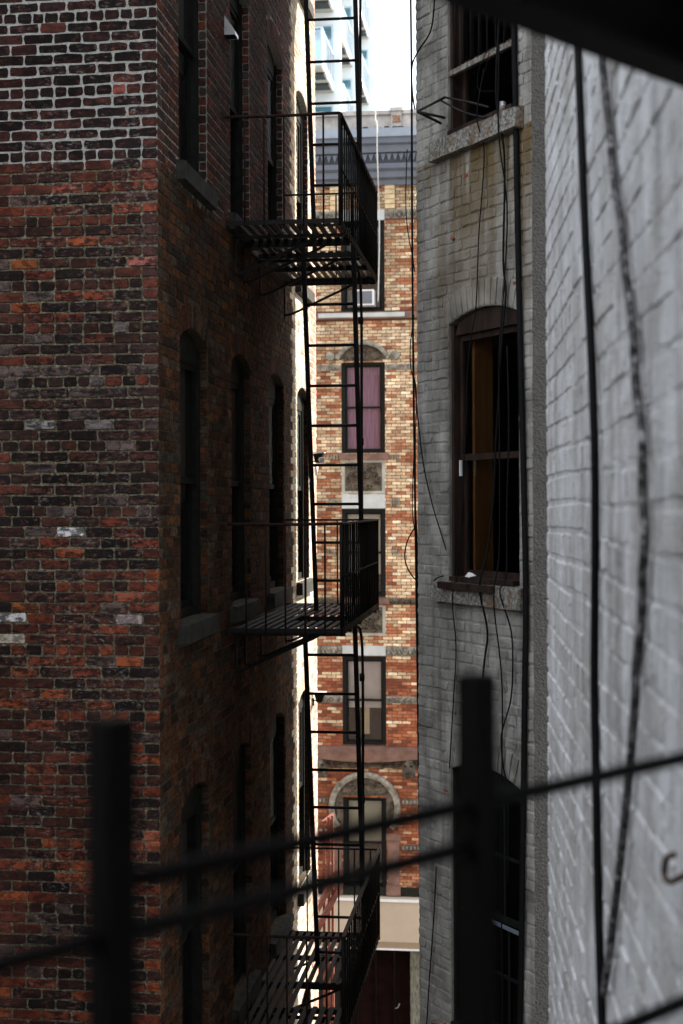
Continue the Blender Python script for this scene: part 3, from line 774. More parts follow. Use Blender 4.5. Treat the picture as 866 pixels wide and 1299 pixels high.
for (u, v) in chips:
    mb = MB(); pts = [(u+0.022*r.uniform(0.5, 1.2)*cos(a*pi/4), v+0.014*r.uniform(0.5, 1.2)*sin(a*pi/4)) for a in range(8)]
    WF.poly(mb, pts, 0.0, 0.0125); mb.build('paint_chip', M['red_chip'], WB)

def wwindow(o, kind):
    a, b = o.a, o.b; z0, z1 = o.zb, o.zs
    f = MB()
    WF.box(f, a+0.002, a+0.036, z0+0.002, z1, -0.155, -0.02); WF.box(f, b-0.036, b-0.002, z0+0.002, z1, -0.155, -0.02)
    head = [(a+0.036, z1-0.075), (b-0.036, z1-0.075)]+[(u, v-0.003) for u, v in reversed(o.arc(10)) if a+0.036 < u < b-0.036]
    WF.poly(f, head, -0.155, -0.035)
    WF.box(f, a+0.036, b-0.036, z0+0.002, z0+0.035, -0.155, 0.03)
    w = f.build('window', M['brown_frame'] if kind != 'low' else M['dark_frame'], WB)
    zt = z1-0.075; zm = z0+0.036+(zt-z0)*0.47 if kind != 'up' else 3.17
    for (q0, q1, dd) in ((zm, zt, -0.07), (z0+0.036, zm+0.045, -0.104)):
        s = MB(); i0, i1 = a+0.037, b-0.037; fw = 0.036
        WF.box(s, i0, i0+fw, q0, q1, dd-0.03, dd); WF.box(s, i1-fw, i1, q0, q1, dd-0.03, dd)
        WF.box(s, i0+fw, i1-fw, q1-0.045, q1, dd-0.03, dd-0.002); WF.box(s, i0+fw, i1-fw, q0, q0+0.045, dd-0.03, dd-0.002)
        if kind == 'low':
            for uu in ((i0*2+i1)/3, (i0+2*i1)/3): WF.box(s, uu-0.012, uu+0.012, q0+0.045, q1-0.045, dd-0.028, dd-0.006)
            WF.box(s, i0+fw, i1-fw, (q0+q1)/2-0.012, (q0+q1)/2+0.012, dd-0.026, dd-0.008)
        s.build('sash', M['brown_frame'] if kind != 'low' else M['dark_frame'], w)
        g = MB(); WF.quad(g, i0+fw, i1-fw, q0+0.045, q1-0.045, dd-0.016); g.build('pane', M['glass_sash'] if kind != 'low' else M['glass_dirty'], w)
    s = MB(); 
    pr = [(-0.02, z0+0.001), (0.075, z0-0.012), (0.08, z0-0.15), (-0.01, z0-0.155)]
    n = 12; ua, ub = a-0.16, b+0.07
    for i in range(n+1):
        uu = ua+(ub-ua)*i/n
        s.v += [tuple(WF.p(uu, v+(r.uniform(-0.008, 0.004) if j != 0 else 0), d+(r.uniform(-0.012, 0.006) if j in (1, 2) else 0))) for j, (d, v) in enumerate(pr)]
    for i in range(n):
        for j in range(4):
            s.face((i*4+j, i*4+(j+1) % 4, i*4+4+(j+1) % 4, i*4+4+j))
    s.face((3, 2, 1, 0)); s.face((n*4, n*4+1, n*4+2, n*4+3))
    s.build('sill', M['sill_rust'], w)
    return w, zm, zt
wm, zm, zt = wwindow(wops[0], 'mid')
# plywood jamb and dark room seen behind the middle window
q = MB(); WF.box(q, 0.50, 0.535, -0.52, 1.22, -0.325, -0.165); q.build('plywood_board', M['board'], wm)
q = MB(); WF.box(q, 0.500, 0.516, 0.205, 0.32, -0.069, -0.052); q.build('latch', M['white_metal'], wm)
q = MB(); WF.box(q, 0.46, 1.15, -0.61, -0.562, 0.078, 0.115); q.build('sill_board', M['brown_frame'], wm)
wu, zmu, ztu = wwindow(wops[1], 'up')
# burglar bars over the upper window
for i in range(8):
    q = MB(); u = 0.53+i*0.105; q.tube([WF.p(u, zmu-0.02, -0.012), WF.p(u, ztu+0.05, -0.012)], 0.008, 6); q.build('bar', M['iron'], wu)
q = MB(); WF.box(q, 0.462, 1.325, zmu-0.05, zmu-0.01, -0.03, 0.004); q.build('guard_rail', M['sill_rust'], wu)
q = MB(); WF.box(q, 0.70, 0.72, zmu+0.02, zmu+0.62, -0.05, -0.035); WF.box(q, 0.72, 0.80, zmu+0.60, zmu+0.62, -0.05, -0.035); WF.box(q, 0.80, 0.82, zmu+0.02, zmu+0.62, -0.05, -0.035)
q.build('inner_guard', M['dark_frame'], wu)
wl, zml, ztl = wwindow(wops[2], 'low')
q = MB(); WF.box(q, 0.515, 1.275, zml-0.03, zml-0.012, -0.07, -0.045); q.build('meeting_rail', M['grey_metal'], wl)
q = MB(); WF.quad(q, 0.45, 1.34, -3.8, -1.9, -0.32); q.build('blind', M['grey_frame'], wl)
# the dark rooms
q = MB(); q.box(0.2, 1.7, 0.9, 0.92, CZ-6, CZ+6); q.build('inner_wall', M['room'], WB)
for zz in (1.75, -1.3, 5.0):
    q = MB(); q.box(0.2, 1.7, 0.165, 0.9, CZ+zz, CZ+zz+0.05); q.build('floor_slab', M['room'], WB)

# things on the upper sill, scrap on the middle one
def wthing(name, label, cat, u, v, d):
    p = WF.p(u, v, d); w = WB.matrix_basis @ p
    return thing(name, w, ang, label, cat)
WB.matrix_basis  # identity until evaluated; compute by hand
WBM = Matrix.Translation((UA.x, UA.y, 0)) @ Matrix.Rotation(ang, 4, 'Z')
def on_wall(u, v, d): return WBM @ WF.p(u, v, d)
def tin(u, label, mat, h, rad):
    t = thing('tin_can', on_wall(u, 2.668, 0.03), 0, label, 'can')
    q = MB(); q.tube([(0, 0, 0), (0, 0, h)], rad, 12); q.build('body', M[mat], t)
    q = MB(); q.tube([(0, 0, h*0.25), (0, 0, h*0.7)], rad*1.02, 12); q.build('paper_band', M['label_paper'], t)
    q = MB(); q.tube([(0, 0, h), (0, 0, h+0.006)], rad*0.94, 12); q.build('lid', M['galv'], t)
tin(1.20, 'small pale tin can on the rusty upper sill beside the hanging cables', 'galv', 0.075, 0.022)
q = MB()
pts = [(-0.04, -0.02, 0.002), (0.03, -0.03, 0.0), (0.05, 0.02, 0.012), (-0.01, 0.03, 0.02), (-0.02, 0.0, 0.035), (0.03, 0.0, 0.03)]
q.add(pts, [(0, 1, 4), (1, 5, 4), (1, 2, 5), (2, 3, 5), (3, 4, 5), (3, 0, 4), (0, 3, 2, 1)])
o = q.build('paper_scrap', M['white_metal']); o.location = on_wall(0.72, -0.522, 0.0); o.rotation_euler = (0, 0, ang)
tag(o, 'crumpled white paper scrap on brown sill of the middle window', 'paper')

# old clothes-line bracket at the upper window
t = thing('line_bracket', on_wall(0.45, 2.95, 0.0), ang, 'rusty black iron clothesline bracket jutting from the upper right window', 'bracket')
inv = (Matrix.Translation(t.location) @ Matrix.Rotation(ang, 4, 'Z')).inverted()
def wl_(x, y, Y): return inv @ px(x, y, Y)
tip = wl_(531, 142, 10.2)
for e in ((566, 124, 10.25), (566, 150, 10.25), (561, 157, 10.4)):
    q = MB(); q.tube([tip, wl_(*e)], 0.010, 6); q.build('arm', M['iron'], t)
q = MB(); q.tube(catmull([wl_(566, 124, 10.25), wl_(600, 131, 10.0), wl_(622, 137, 9.85)], 3), 0.009, 6); q.build('arm', M['iron'], t)
q = MB(); q.tube(catmull([wl_(561, 128, 10.25), wl_(590, 143, 10.1), wl_(618, 150, 9.9)], 3), 0.008, 6); q.build('arm', M['iron'], t)

# ------------------------------------------------------------------ cables
def cable(name, pts, rad, label, mat='cable', cat='cable', group=None, n=6, sub=6):
    q = MB(); q.tube(catmull(pts, sub), rad, n); o = q.build(name, M[mat]); return tag(o, label, cat, group)
def fpt(x, y, d=0.03):     # picture point pushed onto the painted facade
    k = (x-433)/FPX; u = (10.8*k-0.581)/(0.466+0.885*k); Y = 10.8-0.885*u
    v = -(y-640)/FPX*Y; p = WBM @ WF.p(u, v, d)
    f = 0.97 if d > 0.02 else 1.0
    return p
cable('cable', [fpt(657, -20), fpt(659, 60), fpt(661, 180), fpt(663, 330), fpt(666, 480), fpt(669, 620), fpt(671, 760), fpt(669, 880), fpt(667, 1010), fpt(664, 1180), fpt(661, 1320)], 0.0195,
      'thick black cable down the white facade at its right end by the stucco pier')
cable('cable', [fpt(646, -20, .05), fpt(645, 120, .09), fpt(646, 200, .03), fpt(644, 330, .03), fpt(647, 372, .03), fpt(644, 440, .05), fpt(641, 500, .05), fpt(637, 560, .05), fpt(633, 640, .05), fpt(627, 700, .06), fpt(623, 745, .10), fpt(622, 800, .03), fpt(618, 840, .03), fpt(612, 900, .03), fpt(606, 990, .03)], 0.0075,
      'black cable hanging across upper and middle windows just left of the thick cable')
cable('cable', [fpt(649, 60, .09), fpt(648, 170, .09), fpt(649, 260, .03), fpt(646, 350, .03), fpt(643, 450, .06), fpt(643, 560, .06), fpt(642, 700, .06), fpt(641, 760, .10), fpt(640, 860, .03), fpt(640, 960, .03), fpt(640, 1100, .04), fpt(641, 1310, .04)], 0.005,
      'thin straight black cable over the glass of the middle window')
cable('cable', [fpt(625, 90, .06), fpt(622, 150, .10), fpt(620, 190, .03), fpt(617, 250, .03), fpt(613, 300, .03), fpt(609, 390, .03), fpt(607, 430, .06), fpt(602, 480, .06), fpt(600, 550, .06), fpt(592, 720, .08), fpt(588, 760, .10), fpt(582, 820, .03), fpt(579, 880, .03), fpt(574, 960, .03), fpt(573, 975, .03)], 0.0045,
      'thin black wire wandering down facade near the left edge of the windows')
cable('cable', [fpt(653, 440, .06), fpt(655, 540, .06), fpt(652, 640, .06), fpt(651, 730, .06), fpt(649, 752, .1), fpt(652, 800, .03), fpt(654, 850, .03), fpt(651, 890, .03), fpt(641, 925, .03), fpt(639, 945, .03), fpt(642, 975, .03), fpt(647, 1010, .03), fpt(648, 1120, .04)], 0.0055,
      'thin black cable bending sideways below the middle sill towards the bottom window')
cable('cable', [fpt(532, 480, .04), fpt(536, 530, .04), fpt(543, 590, .04), fpt(554, 640, .04), fpt(563, 675, .03), fpt(570, 698, .03)], 0.005,
      'black wire sagging from the facade corner to the middle window frame')
cable('cable', [fpt(561, 0, .05), fpt(556, 40, .05), fpt(540, 66, .05), fpt(532, 85, .05), fpt(532, 115, .05), fpt(535, 140, .05)], 0.006,
      'curved black wire from the upper window frame down to iron bracket')
GW = 9.6
def gp(x, y): return px(x, y, 11.3)
cable('cable', [gp(523, -30), gp(524, 120), gp(524, 300), gp(525, 500), gp(527, 700), gp(529, 900), gp(531, 1100), gp(534, 1330)], 0.0085,
      'straight black cable beside the facade corner before the orange brick tenement')
cable('cable', [gp(527, 540), gp(527, 640), gp(529, 700), gp(530, 900), gp(532, 1050), gp(536, 1200), gp(538, 1330)], 0.005, 'thinner black cable close to the facade corner, lower half of the picture')
cable('cable', [gp(518, 190), gp(516, 250), gp(518, 290), gp(524, 325), gp(527, 345)], 0.004, 'short thin wire curving beside far cornice and straight cable')
cable('cable', [gp(526, 400), gp(521, 440), gp(522, 470), gp(528, 490), gp(528, 530), gp(524, 600), gp(523, 650), gp(527, 680)], 0.004, 'thin slack wire bowed left of the facade corner, beside purple curtained window')
cable('cable', [gp(527, 668), gp(517, 685), gp(513, 705), gp(517, 722), gp(527, 736), gp(540, 742), fpt(552, 745, .03), fpt(556, 735, .03), fpt(566, 731, .03)], 0.0055,
      'black wire looping out from the facade corner to middle stone sill')
cable('cable', [fpt(556, 1100), fpt(552, 1170), fpt(546, 1250), fpt(541, 1330)], 0.005, 'thin black wire slanting left on lower facade beside the bottom window')
cable('cable', [fpt(625, 100, .06), fpt(632, 65, .06), fpt(622, 85, .07), fpt(618, 105, .07), fpt(621, 117, .07), fpt(640, 118, .07)], 0.003, 'fine wire hooked over the glass of upper window')

# ================================================================== stucco pier and near painted wall
sp = thing('stucco_pier', (0, 0, 0), 0, 'rough grey stucco strip between thick black cable and white near wall', 'pier')
q = MB(); r = random.Random(21)
Yp = 7.4; xa = (676-433)/FPX*Yp
nz = 150; nx = 5
def pier_pt(i, k):
    v = -3.4+6.8*k/nz
    jx = 0.006*mnoise.noise(Vector((0, 3.1, v*9))) if i == 0 else 0
    return (xa+jx+0.45*i/nx, Yp+0.012*mnoise.noise(Vector((i*5.1, v*14, 0))), CZ+v)
for k in range(nz+1):
    for i in range(nx+1): q.v.append(pier_pt(i, k))
for k in range(nz):
    for i in range(nx):
        a = k*(nx+1)+i; q.face((a, a+1, a+nx+2, a+nx+1), None, True)
q.build('stucco_face', M['stucco'], sp)
q = MB(); xb = (xa+0.02)*(Yp+1.0)/Yp
for z0, z1, dy in ((0, CZ-3.39, 0.004), (CZ-3.39, CZ+3.39, 0.016), (CZ+3.39, CZ+11, 0.004)):
    q.hexa([(xa+0.008, Yp+dy, z0), (xa+0.45, Yp+dy, z0), (xb+0.4, Yp+1.0, z0), (xb, Yp+1.0, z0), (xa+0.008, Yp+dy, z1), (xa+0.45, Yp+dy, z1), (xb+0.4, Yp+1.0, z1), (xb, Yp+1.0, z1)])
q.build('core', M['stucco'], sp)

NF = Vector((0.845, 5.82)); nang = atan2(-0.9976, -0.0688)
NW = thing('painted_wall', (NF.x, NF.y, 0), nang, 'near white painted brick wall filling the right edge of the picture', 'wall')
NFR = F((0, 0), (1, 0), (0, -1))
NL = 6.5
mb = MB(); NFR.quad(mb, 0, NL, -CZ, 9.5, 0)
mb.box(0, 0.001, 0.001, 0.7, 0, CZ+9.5)
mb.box(0.0, NL, 0.70, 0.72, 0, CZ+9.5)
mb.box(NL-0.3, NL, -9.0, -0.001, 0, CZ+9.5)      # unseen wall added behind the camera to shade the yard
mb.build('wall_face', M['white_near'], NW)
nvar = []
r = random.Random(31)
def soft_brick(rr, w, h, proud):
    """painted brick: a small grid bulging softly with dents"""
    m = MB(); us = [0, 0.028, 0.34, 0.66, 0.972, 1]; vs = [0, 0.075, 0.5, 0.925, 1]; nu, nv = 5, 4
    for j, t in enumerate(vs):
        for i, q in enumerate(us):
            rim = i in (0, nu) or j in (0, nv)
            d = -0.0015 if rim else proud+rr.uniform(-0.002, 0.002)
            m.v.append((-w/2+q*w+rr.uniform(-0.004, 0.004), -d, -h/2+t*h+rr.uniform(-0.003, 0.003)))
    for j in range(nv):
        for i in range(nu):
            a = j*(nu+1)+i; m.face((a, a+1, a+nu+2, a+nu+1))
    return m
for i in range(20): nvar.append(soft_brick(random.Random(500+i), 0.236, 0.078, 0.0055).mesh('brick', M['white_near']))
nb = courses(0, 4.2, -2.5, 2.5, 0.0975, 0.262, 0.012, [], r, 6, wave=0.009)
def nkey(b):
    Yc = 5.82-0.9976*(b[0]+b[1])/2; v = (b[2]+b[3])/2
    if Yc < 2.2: return 10
    if abs(v)/Yc > 0.375: return 8
    return Yc
nb.sort(key=nkey)
for b in nb[:300]:
    o = bpy.data.objects.new('brick', r.choice(nvar)); COL.objects.link(o); o.parent = NW
    o.location = ((b[0]+b[1])/2, 0, CZ+(b[2]+b[3])/2); o.scale = ((b[1]-b[0])/0.236, r.choice((0.25, 0.5, 0.8, 1.2))*r.uniform(0.8, 1.2), (b[3]-b[2])/0.078)
    o.rotation_euler = (r.uniform(-0.02, 0.02), r.uniform(-0.022, 0.022), r.uniform(-0.01, 0.01))
mb = MB()
for b in nb[300:]:
    s = soft_brick(r, b[1]-b[0], b[3]-b[2], 0.0055); cu, cv = (b[0]+b[1])/2, CZ+(b[2]+b[3])/2
    mb.add([(x+cu, y, z+cv) for x, y, z in s.v], s.f)
mb.build('brickwork', M['white_near'], NW, 'stuff')
# cables and hook on the near wall
def npt(x, y, d=0.02):
    k = (x-433)/FPX; m = 0.0690       # X = NF.x + m (Y-4.85)
    Y = (NF.x-m*5.82-d)/(k-m); return px(x, y, Y)
cable('cable', [npt(733, 20), npt(736, 90), npt(740, 200), npt(745, 330), npt(752, 480), npt(755, 620), npt(754, 760), npt(753, 880), npt(755, 1000), npt(757, 1150), npt(762, 1330)], 0.012,
      'thick straight black cable running down the near white wall', n=8)
cable('rope', [npt(767, 90), npt(775, 170), npt(788, 290), npt(803, 420), npt(814, 560), npt(816, 680), npt(812, 790), npt(803, 900), npt(795, 1000), npt(783, 1110), npt(771, 1210), npt(763, 1260)], 0.0072,
      'frayed grey black rope bowed across the near white wall right of the cable', 'frayed', 'rope') if False else None
def rope_mat():
    m = Mat('frayed_grey_rope'); n = m.noise(38, 4, 0.7)
    m.color(m.ramp(n, [(0.42, (0.02, 0.019, 0.02)), (0.56, (0.13, 0.125, 0.125)), (0.66, (0.42, 0.42, 0.43))])); m.rough(0.9); m.bump(n, 0.6, 0.004); return m.m
M['frayed'] = rope_mat()
cable('rope', [npt(764, 50), npt(767, 90), npt(775, 170), npt(780, 225), npt(790, 290), npt(795, 350), npt(804, 420), npt(807, 490), npt(815, 560), npt(815, 620), npt(818, 680), npt(814, 740), npt(813, 790), npt(806, 850), npt(804, 900), npt(795, 1000), npt(783, 1110), npt(771, 1210), npt(763, 1262)], 0.0105,
      'frayed grey black rope bowed across the near white wall right of the cable', 'frayed', 'rope')
hk = catmull([npt(885, 1106, 0.004), npt(866, 1112, 0.03), npt(850, 1120, 0.035), npt(842, 1116, 0.035), npt(841, 1102, 0.035), npt(844, 1090, 0.035), npt(853, 1086, 0.035)], 4)
M['hook_rust'] = simple('rusty_hook', (0.075, 0.045, 0.028), 0.8, 0.6, 60, 0.4)
q = MB(); q.tube(hk, 0.006, 8); tag(q.build('hook', M['hook_rust']), 'small rusty curved hook screwed into the near white wall', 'hook')

# ================================================================== railing in front of the camera
RA = Vector((-0.168, 1.2)); RB = Vector((0.42, 1.75)); RD = (RB-RA).normalized()
rl = thing('railing', (RA.x, RA.y, 0), atan2(RD.y, RD.x), 'blurred black iron railing with two square posts in the foreground', 'railing')
def rpos(x):     # distance along the railing line at picture column x
    k = (x-433)/FPX; return (k*RA.y-RA.x)/(RD.x-k*RD.y)
for x, v in ((140, -0.176), (603, -0.178)):
    s = rpos(x); q = MB()
    q.box(s-0.015, s+0.015, -0.015, 0.015, CZ-2.2, CZ+v-0.004)
    q.box(s-0.013, s+0.013, -0.013, 0.013, CZ+v-0.004, CZ+v); q.build('post', M['rail_black'], rl)
sA, sB = rpos(140), rpos(603)
def rrod(s0, s1, v, off=0.0, sag=0.0):
    q = MB(); q.tube([(s0, off, CZ+v), ((s0+s1)/2, off, CZ+v-sag), (s1, off, CZ+v)], 0.0088, 8); q.build('rail', M['rail_black'], rl)
rrod(sA, 1.02, -0.3135, 0.0); rrod(-0.75, sB, -0.357, 0.0); rrod(sB, 1.02, -0.613, 0.0); rrod(sA, sB, -0.62)
# overhead beam of the stair above
bm_ = thing('steel_beam', (RA.x, RA.y, 0), atan2(RD.y, RD.x), 'blurred black steel beam crossing the top right corner overhead', 'beam')
q = MB()
a = Vector((0.138, 1.75)); b = Vector((0.504, 2.10)); dd = (b-a).normalized()
bm_.location = (a.x, a.y, 0); bm_.rotation_euler = (0, 0, atan2(dd.y, dd.x))
q.box(-0.55, 0.70, 0, 0.012, CZ+0.62, CZ+0.80); q.build('web', M['rail_black'], bm_)
q = MB(); q.box(-0.55, 0.70, -0.055, -0.0005, CZ+0.62, CZ+0.632); q.box(-0.55, 0.70, -0.055, -0.0005, CZ+0.788, CZ+0.80); q.build('flange', M['rail_black'], bm_)

# ================================================================== tenement across the street
FB = thing('street_tenement', (0.4967, 32, 0), ROT, 'orange and cream brick tenement across the street with ornamented windows and blue cornice', 'building')
FF = F((0, 0), (1, 0), (0, -1))
S = 32/FPX
def fu(x): return (x-461)*S*1.004
def fv(y): return -(y-640)*S
W0, W1 = fu(434.5), fu(489.5); WW = (W1-W0)/2
PITCH = 2.95
vis = [(395, 280), (575, 459), (757, 646), (945, 833), (1130, 1010)]
fops = []
for cu in (-PITCH, 0, PITCH):
    for yb, yt in vis: fops.append(Op(cu-WW, cu+WW, fv(yb), fv(yt), 0, 0, 0, 0))
XL, XR = -9, 10
mb = MB(); wall_mesh(mb, FF, XL, XR, fv(1134), fv(174), fops, 0.22); mb.build('wall', M['far_mortar'], FB)
class Bl:
    def __init__(s, a, b, v0, v1): s.a, s.b, s.v0, s.v1 = a, b, v0, v1
    def block(s, v): return (s.a, s.b) if s.v0 < v < s.v1 else None
r = random.Random(41)
CREAM = [(5, (0.60, 0.47, 0.30)), (4, (0.54, 0.40, 0.25)), (2, (0.66, 0.56, 0.39)), (2, (0.44, 0.27, 0.16))]
RED = [(5, (0.34, 0.13, 0.065)), (4, (0.40, 0.19, 0.10)), (2, (0.25, 0.085, 0.048)), (2, (0.46, 0.28, 0.16))]
DRED = [(5, (0.25, 0.075, 0.036)), (3, (0.31, 0.105, 0.05)), (2, (0.16, 0.05, 0.03))]
def fbcol(u, v):
    y = 640 - v/S
    nn = mnoise.noise(Vector((u*0.8, v*0.45, 2.2)))+0.5*mnoise.noise(Vector((u*2.6, v*2.0, 7.1)))
    edge = abs(((u/PITCH+0.5) % 1.0)-0.5)
    if y > 840: p = 0.95
    elif edge > 0.36: p = 0.80
    elif 770 < y < 840 or 640 < y < 700: p = 0.42
    else: p = 0.26
    if 408 < y < 432 or (235 < y < 268 and edge > 0.12): p = 0.08
    p += 0.5*nn
    if y > 840 and (855 < y < 863 or 914 < y < 921 or 976 < y < 982) and edge < 0.33: p = 0.08
    if r.random() < min(0.97, max(0.05, p)): return pick(r, DRED if y > 840 and r.random() < 0.7 else RED)
    return pick(r, CREAM)
mb = MB()
blocks = fops+[Bl(XL, XR, fv(237), fv(150)), Bl(XL, XR, fv(278.5), fv(267)), Bl(XL, XR, fv(405), fv(396))]
flist = courses(-2.9, 4.1, fv(1134), fv(236), 0.0725, 0.212, 0.012, blocks, r, 0, wave=0)
flist.sort(key=lambda b: 0 if (fu(404) < b[0] and b[1] < fu(529) and fv(780) < b[2] < fv(405) and b[1]-b[0] > 0.17) else 1)
fvar = []
for i in range(8):
    vmb = MB(); brick_geo(vmb, lambda u, v, d: Vector((u, -d, v)), -0.1, 0.1, -0.03025, 0.03025, random.Random(700+i), 0.007, 0.0015, 1, 0.003)
    fvar.append(vmb.mesh('brick', M['far_brick_obj']))
for b in flist[:300]:
    o = bpy.data.objects.new('brick', r.choice(fvar)); COL.objects.link(o); o.parent = FB
    o.location = ((b[0]+b[1])/2, 0, CZ+(b[2]+b[3])/2); o.scale = ((b[1]-b[0])/0.2, 1, (b[3]-b[2])/0.0605)
    o.color = (*fbcol((b[0]+b[1])/2, b[2]), 1)
for b in flist[300:]:
    brick_geo(mb, FF.p, b[0], b[1], b[2], b[3], r, 0.007, 0.0015, 1, 0.003, fbcol((b[0]+b[1])/2, b[2]))
mb.build('brickwork', M['far_brick'], FB, 'stuff')
# brick texture beyond the modelled strip
def far_tex():
    m = Mat('street_brick_texture'); bt = m.n('TexBrick'); tc = m.n('TexCoord'); mp = m.n('Mapping')
    mp.inputs['Rotation'].default_value = (pi/2, 0, 0); m.l(tc.outputs['Object'], mp.inputs['Vector']); m.l(mp.outputs[0], bt.inputs['Vector'])
    bt.inputs['Scale'].default_value = 1.0; bt.inputs['Brick Width'].default_value = 0.212; bt.inputs['Row Height'].default_value = 0.0725; bt.inputs['Mortar Size'].default_value = 0.006
    bt.inputs['Color1'].default_value = (0.5, 0.36, 0.21, 1); bt.inputs['Color2'].default_value = (0.3, 0.1, 0.05, 1); bt.inputs['Mortar'].default_value = (0.13, 0.075, 0.05, 1)
    m.color(bt.outputs[0]); m.rough(0.9); return m.m
M['far_tex'] = far_tex()
mb = MB()
FF.box(mb, XL, -2.92, fv(1134), fv(238), 0.001, 0.006)
FF.box(mb, 4.12+0.02, XR, fv(1134), fv(238), 0.001, 0.006); mb.build('plain_brick', M['far_tex'], FB)

def relief(fr, u0, u1, v0, v1, d, amp, nu, nv, fn, mat, parent, name):
    q = MB()
    for j in range(nv+1):
        for i in range(nu+1):
            s = i/nu; t = j/nv
            h = 0 if i in (0, nu) or j in (0, nv) else fn(s*2-1, t*2-1)
            q.v.append(tuple(fr.p(u0+(u1-u0)*s, v0+(v1-v0)*t, d+2.4*amp*h)))
    for j in range(nv):
        for i in range(nu):
            a = j*(nu+1)+i; q.face((a, a+1, a+nu+2, a+nu+1))
    return q.build(name, mat, parent)
def scrolls(seed, sym=True, cnt=9):
    rr = random.Random(seed); cs = [(rr.uniform(0, 0.9) if sym else rr.uniform(-0.95, 0.95), rr.uniform(-0.85, 0.85), rr.uniform(0.16, 0.34), rr.choice((-1, 1))) for _ in range(cnt)]
    def fn(s, t):
        x = abs(s) if sym else s; h = 0
        for cx, cy, rad, sg in cs:
            dx, dy = x-cx, t-cy; q = sqrt(dx*dx+dy*dy)/rad
            if q < 1.3:
                a = atan2(dy, dx); h = max(h, (0.55+0.45*sin(sg*a+q*9))*(1.3-q)/1.3)
        return h
    return fn
def wavescroll(n):
    def fn(s, t):
        a = (s*0.5+0.5)*n*2*pi; return max(0, 1-abs(t-0.55*sin(a))*2.4)*0.8 + max(0, 1-((((s*.5+.5)*n*2) % 1-0.5)**2*9+(t+0.3*sin(a))**2*5))
    return fn
def ringarch(fr, cu, cv, r0, r1, a0, a1, d0, d1, mat, parent, name, n=24):
    q = MB(); b = 0
    for i in range(n+1):
        a = a0+(a1-a0)*i/n
        for rr, d in ((r0, d0), (r0, d1), ((r0+r1)/2, d1+0.02), (r1, d1), (r1, d0)):
            q.v.append(tuple(fr.p(cu+rr*cos(a), cv+rr*sin(a), d)))
    for i in range(n):
        for j in range(4): q.face((i*5+j, i*5+j+1, i*5+5+j+1, i*5+5+j))
    q.face((0, 1, 2, 3, 4)); e = n*5; q.face((e+4, e+3, e+2, e+1, e))
    return q.build(name, mat, parent)
def band(y0, y1, d, mat, name, us=None, parent=FB):
    for (a, b) in (us or [(XL, XR)]):
        q = MB(); FF.box(q, a, b, fv(y1), fv(y0), 0.002, d); q.build(name, mat, parent)
def between(cu, l, rr_):     # segments beside a window column
    return [(cu+fu(l), cu+fu(434)), (cu+fu(490), cu+fu(rr_))]
half = PITCH/2
dent = MB()
